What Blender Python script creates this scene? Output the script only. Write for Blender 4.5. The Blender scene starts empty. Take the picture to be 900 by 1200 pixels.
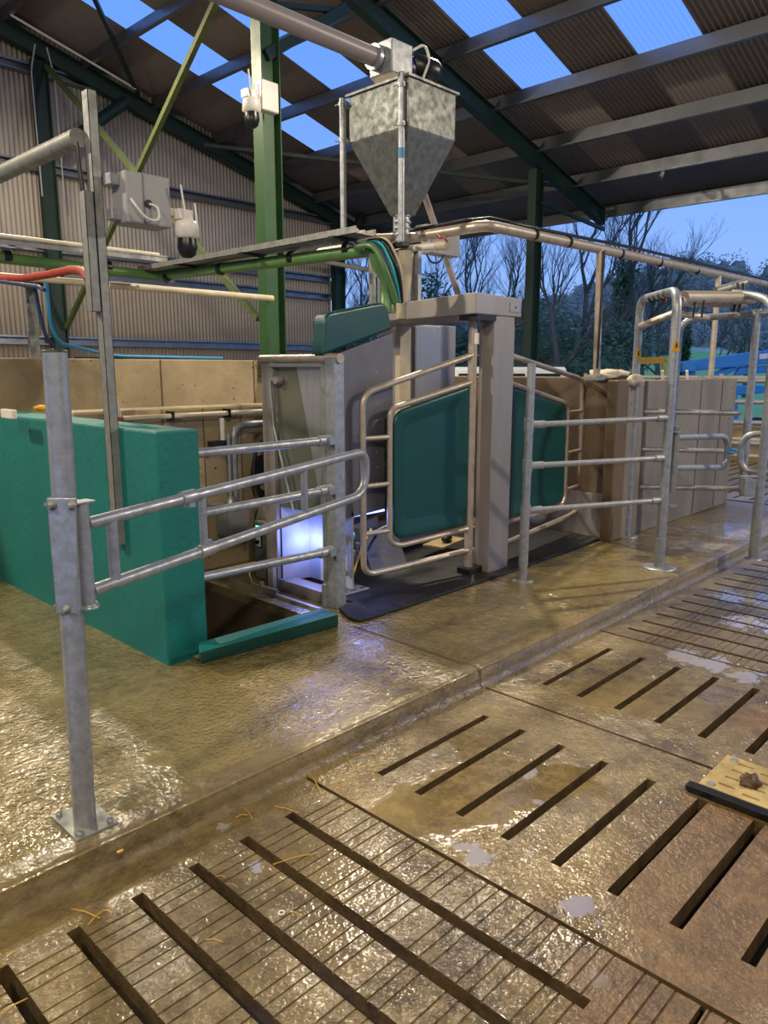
import bpy, math, random
from mathutils import Vector, Matrix, noise
random.seed(7)
C = bpy.context.scene.collection
PI = math.pi
R = math.radians
# ------------------------------------------------------------------ camera numbers (real place, metres)
F = 882.0; PT = math.atan((600-432)/F); YA = R(44); HC = 1.6
FW = (math.cos(YA), math.sin(YA)); RT = (math.sin(YA), -math.cos(YA))
def ray(px, py):
    a = (px-450)/F; b = (600-py)/F; c, s = math.cos(PT), math.sin(PT)
    return Vector((FW[0]*(c+b*s)+RT[0]*a, FW[1]*(c+b*s)+RT[1]*a, -s+b*c))
def PX(px, py, x): d = ray(px, py); return Vector((0,0,HC))+d*(x/d[0])
def PY(px, py, y): d = ray(px, py); return Vector((0,0,HC))+d*(y/d[1])
def PZ(px, py, z=0.0): d = ray(px, py); return Vector((0,0,HC))+d*((z-HC)/d[2])
def PD(px, py, dist):
    d = ray(px, py); k = dist/(d[0]*FW[0]+d[1]*FW[1]); return Vector((0,0,HC))+d*k
def PV(px, py, x0, y0, deg):
    a = R(deg); nx, ny = -math.sin(a), math.cos(a); d = ray(px, py)
    return Vector((0,0,HC))+d*((nx*x0+ny*y0)/(nx*d[0]+ny*d[1]))
V = Vector
# ------------------------------------------------------------------ materials
MATS = {}
def rgb(r, g, b):
    f = lambda c: (c/255/12.92 if c/255 <= .04045 else ((c/255+.055)/1.055)**2.4)
    return (f(r), f(g), f(b), 1)
def mat(name, col, rough=.5, metal=0.0, col2=None, nscale=6, namt=.5, bump=0.0, bscale=40, rough2=None, stretch=None, detail=6, spots=None, sscale=30, sthr=.68, coat=0):
    m = bpy.data.materials.new(name); m.use_nodes = True; nt = m.node_tree; N = nt.nodes; L = nt.links
    b = N['Principled BSDF']; b.inputs['Base Color'].default_value = col; b.inputs['Roughness'].default_value = rough; b.inputs['Metallic'].default_value = metal
    if coat: b.inputs['Coat Weight'].default_value = coat; b.inputs['Coat Roughness'].default_value = .15
    tc = N.new('ShaderNodeTexCoord'); src = tc.outputs['Object']
    if stretch:
        mp = N.new('ShaderNodeMapping'); mp.inputs['Scale'].default_value = stretch; L.new(src, mp.inputs['Vector']); src = mp.outputs['Vector']
    if col2:
        n = N.new('ShaderNodeTexNoise'); n.inputs['Scale'].default_value = nscale; n.inputs['Detail'].default_value = detail; n.inputs['Roughness'].default_value = .65; L.new(src, n.inputs['Vector'])
        r = N.new('ShaderNodeValToRGB'); r.color_ramp.elements[0].position = .5-namt/2; r.color_ramp.elements[1].position = .5+namt/2
        r.color_ramp.elements[0].color = col; r.color_ramp.elements[1].color = col2; L.new(n.outputs['Fac'], r.inputs['Fac']); out = r.outputs['Color']
        if spots:
            n3 = N.new('ShaderNodeTexVoronoi'); n3.inputs['Scale'].default_value = sscale; L.new(tc.outputs['Object'], n3.inputs['Vector'])
            n4 = N.new('ShaderNodeTexNoise'); n4.inputs['Scale'].default_value = sscale*.15; n4.inputs['Detail'].default_value = 3; L.new(tc.outputs['Object'], n4.inputs['Vector'])
            ma = N.new('ShaderNodeMath'); ma.operation = 'ADD'; L.new(n3.outputs['Distance'], ma.inputs[0]); L.new(n4.outputs['Fac'], ma.inputs[1])
            r3 = N.new('ShaderNodeValToRGB'); r3.color_ramp.elements[0].position = sthr; r3.color_ramp.elements[0].color = (1,1,1,1); r3.color_ramp.elements[1].position = sthr+.04; r3.color_ramp.elements[1].color = (0,0,0,1)
            L.new(ma.outputs[0], r3.inputs['Fac'])
            mx = N.new('ShaderNodeMixRGB'); L.new(r3.outputs['Color'], mx.inputs[0]); L.new(out, mx.inputs[1]); mx.inputs[2].default_value = spots; out = mx.outputs[0]
        L.new(out, b.inputs['Base Color'])
        if rough2 is not None:
            mr = N.new('ShaderNodeMapRange'); mr.inputs['From Min'].default_value = .35; mr.inputs['From Max'].default_value = .65; mr.inputs['To Min'].default_value = rough; mr.inputs['To Max'].default_value = rough2
            L.new(n.outputs['Fac'], mr.inputs['Value']); L.new(mr.outputs['Result'], b.inputs['Roughness'])
    if bump:
        n2 = N.new('ShaderNodeTexNoise'); n2.inputs['Scale'].default_value = bscale; n2.inputs['Detail'].default_value = 5; L.new(src, n2.inputs['Vector'])
        bp = N.new('ShaderNodeBump'); bp.inputs['Strength'].default_value = bump; bp.inputs['Distance'].default_value = .01; L.new(n2.outputs['Fac'], bp.inputs['Height']); L.new(bp.outputs['Normal'], b.inputs['Normal'])
    MATS[name] = m; return m
def wet_concrete(name, c1, c2, c3, wet=.5, bump=.5, bscale=55, rlo=.1, rhi=.42, pud=.56, pools=(), dirt=()):
    """damp concrete: patchy colour, grainy wet surface and smooth shallow puddles"""
    m = bpy.data.materials.new(name); m.use_nodes = True; nt = m.node_tree; N = nt.nodes; L = nt.links
    b = N['Principled BSDF']; tc = N.new('ShaderNodeTexCoord'); s = tc.outputs['Object']
    def nz(sc, d=6, ro=.6):
        n = N.new('ShaderNodeTexNoise'); n.inputs['Scale'].default_value = sc; n.inputs['Detail'].default_value = d; n.inputs['Roughness'].default_value = ro; L.new(s, n.inputs['Vector']); return n.outputs['Fac']
    def ramp(f, a, b_, ca, cb):
        r = N.new('ShaderNodeValToRGB'); r.color_ramp.elements[0].position = a; r.color_ramp.elements[1].position = b_; r.color_ramp.elements[0].color = ca; r.color_ramp.elements[1].color = cb; L.new(f, r.inputs['Fac']); return r.outputs['Color']
    big = nz(1.3, 7); fine = nz(14, 8, .7); grain = nz(90, 4, .7)
    ca = ramp(big, .36, .66, c1, c2); k = ramp(fine, .42, .62, (0,0,0,1), (1,1,1,1))
    mx = N.new('ShaderNodeMixRGB'); L.new(ca, mx.inputs[1]); mx.inputs[2].default_value = c3
    mu = N.new('ShaderNodeMath'); mu.operation = 'MULTIPLY'; mu.inputs[1].default_value = .55; L.new(k, mu.inputs[0]); L.new(mu.outputs[0], mx.inputs[0])
    m2 = N.new('ShaderNodeMixRGB'); m2.blend_type = 'MULTIPLY'; m2.inputs[0].default_value = .45; L.new(mx.outputs[0], m2.inputs[1]); L.new(ramp(grain, .3, .7, (.45,.45,.45,1), (1,1,1,1)), m2.inputs[2])
    L.new(m2.outputs[0], b.inputs['Base Color'])
    pn = nz(.9, 4, .55); pud_f = ramp(pn, pud, pud+.05, (0,0,0,1), (1,1,1,1))
    if pools:      # ragged shallow pools at fixed spots; bright sky reflection put into their colour
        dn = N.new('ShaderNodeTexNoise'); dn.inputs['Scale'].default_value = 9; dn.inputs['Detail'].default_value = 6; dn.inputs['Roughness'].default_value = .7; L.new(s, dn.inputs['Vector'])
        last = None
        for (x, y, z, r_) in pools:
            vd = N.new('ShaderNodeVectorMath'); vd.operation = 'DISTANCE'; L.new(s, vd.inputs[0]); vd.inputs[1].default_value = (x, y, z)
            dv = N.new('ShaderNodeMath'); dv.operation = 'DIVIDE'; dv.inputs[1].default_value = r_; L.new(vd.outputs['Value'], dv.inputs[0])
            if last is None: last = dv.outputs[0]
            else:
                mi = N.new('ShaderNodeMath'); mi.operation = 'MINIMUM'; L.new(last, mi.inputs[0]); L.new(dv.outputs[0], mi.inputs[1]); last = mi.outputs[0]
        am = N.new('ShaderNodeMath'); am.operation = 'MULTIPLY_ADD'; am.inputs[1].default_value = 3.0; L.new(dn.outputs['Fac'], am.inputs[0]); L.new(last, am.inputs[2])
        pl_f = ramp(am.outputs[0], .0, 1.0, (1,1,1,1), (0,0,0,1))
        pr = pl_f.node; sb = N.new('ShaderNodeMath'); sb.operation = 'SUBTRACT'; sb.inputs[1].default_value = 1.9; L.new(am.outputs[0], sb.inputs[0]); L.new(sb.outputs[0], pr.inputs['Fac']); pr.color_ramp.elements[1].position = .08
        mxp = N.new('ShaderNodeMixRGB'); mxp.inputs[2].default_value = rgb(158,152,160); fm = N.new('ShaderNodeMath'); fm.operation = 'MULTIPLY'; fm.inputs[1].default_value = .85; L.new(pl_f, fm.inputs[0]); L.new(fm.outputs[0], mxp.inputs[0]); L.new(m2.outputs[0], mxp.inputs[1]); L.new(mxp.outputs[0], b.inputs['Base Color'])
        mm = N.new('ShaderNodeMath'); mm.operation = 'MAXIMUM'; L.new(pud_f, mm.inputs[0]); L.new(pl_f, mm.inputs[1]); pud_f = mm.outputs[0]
    rough_add = None
    if dirt:
        dn = N.new('ShaderNodeTexNoise'); dn.inputs['Scale'].default_value = 5; dn.inputs['Detail'].default_value = 9; dn.inputs['Roughness'].default_value = .75; L.new(s, dn.inputs['Vector']); last = None
        for (x, y, z, r_) in dirt:
            vd = N.new('ShaderNodeVectorMath'); vd.operation = 'DISTANCE'; L.new(s, vd.inputs[0]); vd.inputs[1].default_value = (x, y, z)
            dv = N.new('ShaderNodeMath'); dv.operation = 'DIVIDE'; dv.inputs[1].default_value = r_; L.new(vd.outputs['Value'], dv.inputs[0])
            if last is None: last = dv.outputs[0]
            else:
                mi = N.new('ShaderNodeMath'); mi.operation = 'MINIMUM'; L.new(last, mi.inputs[0]); L.new(dv.outputs[0], mi.inputs[1]); last = mi.outputs[0]
        am = N.new('ShaderNodeMath'); am.operation = 'MULTIPLY_ADD'; am.inputs[1].default_value = 2.0; L.new(dn.outputs['Fac'], am.inputs[0]); L.new(last, am.inputs[2])
        mrg = N.new('ShaderNodeMapRange'); mrg.inputs['From Min'].default_value = 1.5; mrg.inputs['From Max'].default_value = 2.1; mrg.inputs['To Min'].default_value = .8; mrg.inputs['To Max'].default_value = 0; L.new(am.outputs[0], mrg.inputs['Value'])
        old = b.inputs['Base Color'].links[0].from_socket
        dc = ramp(fine, .35, .7, rgb(74,50,30), rgb(124,90,54)); mxd = N.new('ShaderNodeMixRGB'); L.new(mrg.outputs['Result'], mxd.inputs[0]); L.new(old, mxd.inputs[1]); L.new(dc, mxd.inputs[2]); L.new(mxd.outputs[0], b.inputs['Base Color']); rough_add = mrg.outputs['Result']
    rr = N.new('ShaderNodeMapRange'); rr.inputs['From Min'].default_value = .3; rr.inputs['From Max'].default_value = .7; rr.inputs['To Min'].default_value = rlo; rr.inputs['To Max'].default_value = rhi; L.new(nz(3.5, 5), rr.inputs['Value'])
    mr = N.new('ShaderNodeMixRGB'); L.new(pud_f, mr.inputs[0]); L.new(rr.outputs['Result'], mr.inputs[1]); mr.inputs[2].default_value = (.07,.07,.07,1)
    if rough_add is None: L.new(mr.outputs[0], b.inputs['Roughness'])
    else:
        ra = N.new('ShaderNodeMath'); ra.operation = 'MULTIPLY_ADD'; ra.inputs[1].default_value = .45; L.new(rough_add, ra.inputs[0]); L.new(mr.outputs[0], ra.inputs[2]); L.new(ra.outputs[0], b.inputs['Roughness'])
        cw = N.new('ShaderNodeMath'); cw.operation = 'MULTIPLY_ADD'; cw.inputs[1].default_value = -.8*wet; cw.inputs[2].default_value = .8*wet; L.new(rough_add, cw.inputs[0]); L.new(cw.outputs[0], b.inputs['Coat Weight'])
    bn = nz(bscale, 2, .5); bn2 = nz(bscale*.22, 3)
    ad = N.new('ShaderNodeMath'); ad.operation = 'ADD'; L.new(bn, ad.inputs[0]); L.new(bn2, ad.inputs[1])
    iv = N.new('ShaderNodeMath'); iv.operation = 'MULTIPLY_ADD'; iv.inputs[1].default_value = -bump*.9; iv.inputs[2].default_value = bump; L.new(pud_f, iv.inputs[0])
    b.inputs['Coat Weight'].default_value = .8*wet; b.inputs['Coat Roughness'].default_value = .04
    bp = N.new('ShaderNodeBump'); bp.inputs['Distance'].default_value = .014; bv = N.new('ShaderNodeMath'); bv.operation = 'MULTIPLY'; L.new(iv.outputs[0], bv.inputs[0]); L.new(ramp(nz(.8, 4), .38, .6, (.3,.3,.3,1), (1,1,1,1)), bv.inputs[1]); L.new(bv.outputs[0], bp.inputs['Strength']); L.new(ad.outputs[0], bp.inputs['Height']); L.new(bp.outputs['Normal'], b.inputs['Normal']); L.new(bp.outputs['Normal'], b.inputs['Coat Normal'])
    b.inputs['Specular IOR Level'].default_value = .5+.3*wet
    MATS[name] = m; return m
galv = mat('galvanised_steel', rgb(178,180,186), .34, .55, rgb(128,132,140), 22, .5, .1, 60, .5)
galv_dull = mat('dull_galvanised_steel', rgb(160,160,156), .42, .5, rgb(108,110,112), 14, .5, .1, 40, .6)
hopper_m = mat('spangled_zinc_sheet', rgb(128,130,128), .38, .6, rgb(78,82,82), 16, .4, .05, 30, .55)
stain = mat('stainless_steel', rgb(168,160,156), .38, .55, rgb(136,130,130), 5, .6, .03, 30, .5, (1,1,.25))
stain_lt = mat('brushed_stainless_panel', rgb(176,176,180), .3, .6, rgb(150,150,156), 4, .6, .02, 60, .38, (6,6,.4))
tube_m = mat('stained_tube_steel', rgb(196,184,170), .34, .5, rgb(150,136,124), 10, .5, .06, 50, .5)
rivet_m = mat('riveted_panel_grey', rgb(118,116,124), .42, .45, rgb(92,92,102), 4, .6, .04, 30, .5)
purlin_m = mat('purlin_galvanised', rgb(140,142,148), .3, .8, rgb(108,110,118), 5, .6, .02, 20, .42)
green_st = mat('green_painted_steel', rgb(48,86,46), .4, 0, rgb(34,66,38), 3, .5, .04, 30, .5)
dkgreen_st = mat('dark_green_steel', rgb(14,44,36), .45, 0, rgb(10,34,30), 3, .5, .04, 30, .55)
green_pipe = mat('green_coated_pipe', rgb(92,130,76), .32, 0, rgb(72,108,62), 4, .5, 0, 30, .4)
teal_wall = mat('teal_painted_concrete', rgb(0,112,108), .5, 0, rgb(0,94,94), 1.6, .5, .5, 26, .6, None, 7, rgb(6,48,46), 24, .49)
teal_pl = mat('dark_teal_plastic', rgb(0,68,68), .34, 0, rgb(0,58,58), 3, .6, .04, 8, .42)
conc_beige = mat('cast_concrete_beige', rgb(176,158,128), .8, 0, rgb(128,112,88), 1.8, .5, .5, 26, None, None, 8, rgb(70,58,44), 13, .55)
conc_grey = mat('cast_concrete_grey', rgb(138,130,122), .75, 0, rgb(96,92,90), 1.5, .5, .25, 16, None, (1,1,.6), 8, rgb(80,72,66), 12, .53)
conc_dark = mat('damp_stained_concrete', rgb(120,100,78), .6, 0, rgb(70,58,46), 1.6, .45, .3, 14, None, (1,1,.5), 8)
roof_m = mat('roof_sheet_grey', rgb(118,108,102), .7, 0, rgb(104,96,92), 1.2, .6, 0, 10)
clad_m = mat('beige_cladding_sheet', rgb(168,158,150), .6, 0, rgb(152,143,136), .8, .6, 0, 10)
black_r = mat('black_rubber', rgb(13,13,15), .42, 0, rgb(24,24,27), 40, .5, .5, 120, .45)
black_pl = mat('black_plastic', rgb(16,16,18), .35)
white_pl = mat('white_plastic', rgb(220,214,208), .4, 0, rgb(196,190,184), 8, .5)
grey_box = mat('grey_enclosure_plastic', rgb(150,150,152), .45, 0, rgb(134,134,138), 5, .5)
cream_pl = mat('cream_conduit_plastic', rgb(206,194,170), .45, 0, rgb(176,162,136), 6, .5)
cream_mat = mat('cream_slat_plastic', rgb(196,176,122), .5, 0, rgb(146,122,78), 9, .4, .2, 40)
auger_m = mat('auger_tube_pvc', rgb(150,138,138), .38, 0, rgb(134,124,126), 5, .5)
red_m = mat('red_hose_sleeve', rgb(168,44,34), .55, 0, rgb(126,34,28), 10, .5, .3, 30)
blue_hose = mat('blue_hose', rgb(40,120,170), .4)
dkblue = mat('dark_blue_cable', rgb(28,48,84), .45)
teal_hose = mat('turquoise_hose', rgb(40,170,175), .4)
yellow_m = mat('yellow_paint', rgb(222,170,30), .5, 0, rgb(190,140,24), 6, .5)
blue_mach = mat('blue_machine_paint', rgb(50,140,222), .4, 0, rgb(40,120,205), 2, .5)
motor_m = mat('dark_blue_motor_paint', rgb(24,40,110), .35, 0, rgb(14,20,50), 8, .5)
straw_m = mat('straw_yellow', rgb(204,162,70), .6, 0, rgb(176,130,50), 20, .5)
mud_m = mat('brown_mud', rgb(92,62,40), .5, 0, rgb(60,40,26), 20, .5, .5, 40)
bark_m = mat('tree_bark', rgb(122,108,92), .9, 0, rgb(84,76,66), 8, .5)
ivy_m = mat('ivy_leaf', rgb(88,120,52), .6, 0, rgb(54,84,38), 3, .5)
hedge_m = mat('hedge_leaf', rgb(104,118,76), .7, 0, rgb(64,82,54), .7, .5)
grass_m = mat('pasture_grass', rgb(176,206,120), .9, 0, rgb(140,176,96), .08, .5)
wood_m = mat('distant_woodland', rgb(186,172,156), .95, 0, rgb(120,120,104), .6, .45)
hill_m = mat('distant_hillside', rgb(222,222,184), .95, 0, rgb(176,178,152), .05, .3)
yard_m = mat('yard_surface', rgb(130,126,118), .7, 0, rgb(100,96,90), .5, .5)
van_m = mat('white_vehicle_paint', rgb(216,220,232), .3)
glass_dk = mat('dark_window_glass', rgb(26,44,52), .08)
tyre_m = mat('tyre_rubber', rgb(26,26,28), .7)
screen_m = mat('white_label', rgb(225,225,220), .5)
bag_m = mat('white_sacking', rgb(196,188,170), .7, 0, rgb(150,142,128), 12, .5, .4, 20)
DIRT = [tuple(PZ(a_,b_,-.11))+(r_,) for a_, b_, r_ in ((880,1090,.50),(780,1190,.35),(640,1070,.10),(860,980,.35),(900,850,.25))]
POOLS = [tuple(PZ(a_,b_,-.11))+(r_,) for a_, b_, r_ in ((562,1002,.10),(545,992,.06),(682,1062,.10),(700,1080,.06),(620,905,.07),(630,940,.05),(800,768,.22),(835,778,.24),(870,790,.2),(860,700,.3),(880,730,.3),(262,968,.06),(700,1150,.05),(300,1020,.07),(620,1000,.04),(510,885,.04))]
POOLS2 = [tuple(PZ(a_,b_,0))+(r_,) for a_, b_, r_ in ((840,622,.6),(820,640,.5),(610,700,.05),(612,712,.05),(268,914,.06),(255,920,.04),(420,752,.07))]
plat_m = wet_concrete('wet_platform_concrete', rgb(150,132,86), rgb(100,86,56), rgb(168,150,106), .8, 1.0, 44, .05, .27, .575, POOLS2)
kerb_m = wet_concrete('kerb_concrete', rgb(138,120,82), rgb(92,78,54), rgb(154,136,98), .5, .8, 34, .2, .5, .7)
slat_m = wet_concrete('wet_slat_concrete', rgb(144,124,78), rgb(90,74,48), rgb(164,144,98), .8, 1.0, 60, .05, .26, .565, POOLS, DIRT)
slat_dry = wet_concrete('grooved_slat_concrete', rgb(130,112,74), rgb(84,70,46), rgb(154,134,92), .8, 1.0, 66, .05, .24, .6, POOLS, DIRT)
slat_side = mat('dark_slat_side', rgb(104,86,60), .4, 0, rgb(60,48,34), 12, .5, .5, 40)  # darker tone for the slot and edge sides
def emis(name, col, st):
    m = bpy.data.materials.new(name); m.use_nodes = True; b = m.node_tree.nodes['Principled BSDF']
    b.inputs['Base Color'].default_value = col; b.inputs['Emission Color'].default_value = col; b.inputs['Emission Strength'].default_value = st; MATS[name] = m; return m
led_blue = emis('blue_led_strip', (.25,.35,1,1), 4)
led_green = emis('green_indicator_light', (.05,.9,.5,1), 2.5)
def rooflight_mat():
    m = bpy.data.materials.new('translucent_rooflight_sheet'); m.use_nodes = True; nt = m.node_tree; N = nt.nodes; L = nt.links
    o = N['Material Output']; N.remove(N['Principled BSDF'])
    t = N.new('ShaderNodeBsdfTransparent'); t.inputs['Color'].default_value = (.93,.96,1,1)
    tr = N.new('ShaderNodeBsdfTranslucent'); tr.inputs['Color'].default_value = (.85,.92,1,1)
    tc = N.new('ShaderNodeTexCoord'); sp = N.new('ShaderNodeSeparateXYZ'); L.new(tc.outputs['Object'], sp.inputs[0])
    m1 = N.new('ShaderNodeMath'); m1.operation = 'MULTIPLY'; m1.inputs[1].default_value = 2*PI/.076; L.new(sp.outputs['Y'], m1.inputs[0])
    m2 = N.new('ShaderNodeMath'); m2.operation = 'SINE'; L.new(m1.outputs[0], m2.inputs[0])
    cr = N.new('ShaderNodeValToRGB'); cr.color_ramp.elements[0].position = .0; cr.color_ramp.elements[0].color = (.84,.90,1,1); cr.color_ramp.elements[1].position = .45; cr.color_ramp.elements[1].color = (1,1,1,1)
    L.new(m2.outputs[0], cr.inputs['Fac']); L.new(cr.outputs['Color'], t.inputs['Color'])
    mx = N.new('ShaderNodeMixShader'); mx.inputs[0].default_value = .14; L.new(t.outputs[0], mx.inputs[1]); L.new(tr.outputs[0], mx.inputs[2]); L.new(mx.outputs[0], o.inputs['Surface'])
    MATS[m.name] = m; return m
rl_m = rooflight_mat()
def glass_panel():
    m = bpy.data.materials.new('smoky_glass_panel'); m.use_nodes = True; b = m.node_tree.nodes['Principled BSDF']
    b.inputs['Base Color'].default_value = rgb(120,124,116); b.inputs['Roughness'].default_value = .18; b.inputs['Metallic'].default_value = .5; return m
smoky = glass_panel()
# ------------------------------------------------------------------ mesh builder
class MB:
    def __init__(s): s.v = []; s.f = []; s.sm = []
    def add(s, vs, fs, smooth=False):
        o = len(s.v); s.v += [V(v) for v in vs]
        for f in fs: s.f.append([i+o for i in f]); s.sm.append(smooth)
        return s
    def box(s, x0, x1, y0, y1, z0, z1):
        v = [(x,y,z) for z in (z0,z1) for y in (y0,y1) for x in (x0,x1)]
        return s.add(v, [(0,2,3,1),(4,5,7,6),(0,1,5,4),(2,6,7,3),(0,4,6,2),(1,3,7,5)])
    def hexa(s, b, t):     # bottom 4, top 4 loops
        return s.add(list(b)+list(t), [(3,2,1,0),(4,5,6,7),(0,1,5,4),(1,2,6,5),(2,3,7,6),(3,0,4,7)])
    def obox(s, c, sz, rz=0, m=None):
        M = m or Matrix.Rotation(rz, 3, 'Z'); x, y, z = [k/2 for k in sz]
        v = [V(c)+M@V((a*x,b*y,d*z)) for d in (-1,1) for b in (-1,1) for a in (-1,1)]
        return s.add(v, [(0,2,3,1),(4,5,7,6),(0,1,5,4),(2,6,7,3),(0,4,6,2),(1,3,7,5)])
    def bar(s, p, q, w, h, up=(0,0,1)):
        p, q = V(p), V(q); d = (q-p).normalized(); sd = d.cross(V(up))
        if sd.length < 1e-4: sd = d.cross(V((0,1,0)))
        sd.normalize(); u = sd.cross(d).normalized()
        v = [a+sd*(i*w/2)+u*(j*h/2) for a in (p,q) for j in (-1,1) for i in (-1,1)]
        return s.add(v, [(0,2,3,1),(4,5,7,6),(0,1,5,4),(2,6,7,3),(0,4,6,2),(1,3,7,5)])
    def ibeam(s, p, q, w, h, up, t=.012):
        p, q = V(p), V(q); d = (q-p).normalized(); sd = d.cross(V(up)).normalized(); u = sd.cross(d).normalized()
        for k in (-1,1): s.bar(p+u*k*(h/2-t/2), q+u*k*(h/2-t/2), w, t, u)
        s.bar(p, q, t*.8, h-2*t, u); return s
    def tube(s, pts, r, n=12, r2=None, caps=True, smooth=True):
        pts = [V(p) for p in pts]; m = len(pts); T = []
        for i in range(m):
            a = pts[min(i+1,m-1)]-pts[max(i-1,0)]; T.append(a.normalized())
        u = T[0].orthogonal().normalized(); vs = []
        for i in range(m):
            if i: u = (u-T[i]*u.dot(T[i])).normalized()
            w = T[i].cross(u); rr = r if r2 is None else r+(r2-r)*i/(m-1)
            vs += [pts[i]+(u*math.cos(2*PI*k/n)+w*math.sin(2*PI*k/n))*rr for k in range(n)]
        fs = [(i*n+k, i*n+(k+1)%n, (i+1)*n+(k+1)%n, (i+1)*n+k) for i in range(m-1) for k in range(n)]
        s.add(vs, fs, smooth)
        if caps: s.add(vs[:n], [tuple(range(n-1,-1,-1))]); s.add(vs[-n:], [tuple(range(n))])
        return s
    def lathe(s, c, prof, n=24, ax=(0,0,1)):
        ax = V(ax).normalized(); u = ax.orthogonal().normalized(); w = ax.cross(u); vs = []
        for (r, h) in prof: vs += [V(c)+ax*h+(u*math.cos(2*PI*k/n)+w*math.sin(2*PI*k/n))*max(r,1e-4) for k in range(n)]
        fs = [(i*n+k, i*n+(k+1)%n, (i+1)*n+(k+1)%n, (i+1)*n+k) for i in range(len(prof)-1) for k in range(n)]
        s.add(vs, fs, True); s.add(vs[:n], [tuple(range(n-1,-1,-1))]); s.add(vs[-n:], [tuple(range(n))]); return s
    def prism(s, pts, ext, smooth=False):
        pts = [V(p) for p in pts]; e = V(ext); n = len(pts)
        s.add(pts+[p+e for p in pts], [tuple(range(n-1,-1,-1)), tuple(range(n,2*n))]+[(i,(i+1)%n,(i+1)%n+n,i+n) for i in range(n)]); return s
    def blob(s, c, r, n=10, amp=.25, fr=1.5, sq=(1,1,1)):
        c = V(c); vs = []; m = n//2+1
        for i in range(m+1):
            th = PI*i/m
            for k in range(n):
                ph = 2*PI*k/n; d = V((math.sin(th)*math.cos(ph), math.sin(th)*math.sin(ph), math.cos(th)))
                a = 1+amp*noise.noise(d*fr+c*3.1)*2
                vs.append(c+V((d[0]*r*sq[0]*a, d[1]*r*sq[1]*a, d[2]*r*sq[2]*a)))
        s.add(vs, [(i*n+k,(i+1)*n+k,(i+1)*n+(k+1)%n,i*n+(k+1)%n) for i in range(m) for k in range(n)], True); return s
    def build(s, name, m, parent=None, bevel=0, seg=2, solid=0):
        off = V(parent['_loc']) if parent is not None else V((0,0,0))
        me = bpy.data.meshes.new(name); me.from_pydata([tuple(v-off) for v in s.v], [], s.f); me.update()
        me.polygons.foreach_set('use_smooth', s.sm); me.materials.append(m)
        o = bpy.data.objects.new(name, me); C.objects.link(o)
        if parent is not None:
            o.parent = parent; o['_loc'] = [float(k) for k in off]
        else: o['_loc'] = [0.0,0.0,0.0]
        if bevel:
            b = o.modifiers.new('bevel', 'BEVEL'); b.width = bevel; b.segments = seg; b.limit_method = 'ANGLE'; b.angle_limit = R(40)
        if solid:
            b = o.modifiers.new('solid', 'SOLIDIFY'); b.thickness = solid; b.offset = 0
        return o
def fillet(pts, r, n=6):
    pts = [V(p) for p in pts]; out = [pts[0]]
    for i in range(1, len(pts)-1):
        a, b, c = pts[i-1], pts[i], pts[i+1]; d1 = (a-b); d2 = (c-b)
        rr = min(r[i-1] if isinstance(r, (list,tuple)) else r, d1.length*.49, d2.length*.49)
        p = b+d1.normalized()*rr; q = b+d2.normalized()*rr
        for k in range(n+1):
            t = k/n; out.append(p*(1-t)**2+b*2*t*(1-t)+q*t*t)
    out.append(pts[-1]); return out
def closed(s, pts, r, n=10):
    pts = [V(p) for p in pts]; s.tube(pts+[pts[0]], r, n, caps=False)
def thing(name, label, cat, loc=(0,0,0), group=None):
    o = bpy.data.objects.new(name, None); C.objects.link(o); o.location = loc; o['_loc'] = [float(k) for k in loc]
    o.empty_display_size = .1; o['label'] = label; o['category'] = cat
    if group: o['group'] = group
    return o
def tag(o, label, cat, group=None, kind=None):
    o['label'] = label; o['category'] = cat
    if group: o['group'] = group
    if kind: o['kind'] = kind
    return o
def struct(o): o['kind'] = 'structure'; return o
def grid(xs, ys, f, bottom, mb=None):
    """cells with their own top height; None = a hole right through"""
    mb = mb or MB(); nx, ny = len(xs)-1, len(ys)-1
    H = [[f(i,j) for j in range(ny)] for i in range(nx)]
    g = lambda i,j: (H[i][j] if 0 <= i < nx and 0 <= j < ny else None)
    for i in range(nx):
        for j in range(ny):
            z = H[i][j]
            if z is None: continue
            x0,x1,y0,y1 = xs[i],xs[i+1],ys[j],ys[j+1]
            mb.add([(x0,y0,z),(x1,y0,z),(x1,y1,z),(x0,y1,z)], [(0,1,2,3)])
            for (di,dj,a,b) in ((-1,0,(x0,y1),(x0,y0)),(1,0,(x1,y0),(x1,y1)),(0,-1,(x0,y0),(x1,y0)),(0,1,(x1,y1),(x0,y1))):
                h = g(i+di,j+dj); zz = bottom if h is None else h
                if zz < z: mb.add([(a[0],a[1],zz),(b[0],b[1],zz),(b[0],b[1],z),(a[0],a[1],z)], [(0,1,2,3)])
    return mb
# ================================================================== THE SETTING
# ---- platform with the pit cut in it
S = -.11
xs = [-7,2.22,3.06,9.55,14.6]; ys = [2.30,3.44,3.54,5.02,13.7]
def pf(i,j):
    if i == 1 and j == 2: return -1.0
    if i == 3 and j <= 3 : return -.02
    return 0.0
def subdiv(a, step):
    o = [a[0]]
    for k in range(1,len(a)):
        n = max(1, int(round((a[k]-a[k-1])/step)))
        o += [a[k-1]+(a[k]-a[k-1])*(q+1)/n for q in range(n)]
    return o
pl = grid(xs, ys, pf, -1.2)
struct(pl.build('floor', plat_m))
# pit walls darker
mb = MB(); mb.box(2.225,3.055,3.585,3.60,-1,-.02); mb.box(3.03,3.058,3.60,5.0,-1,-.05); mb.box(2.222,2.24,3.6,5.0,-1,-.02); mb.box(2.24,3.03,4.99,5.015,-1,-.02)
struct(mb.build('trim_1', conc_dark))
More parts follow.
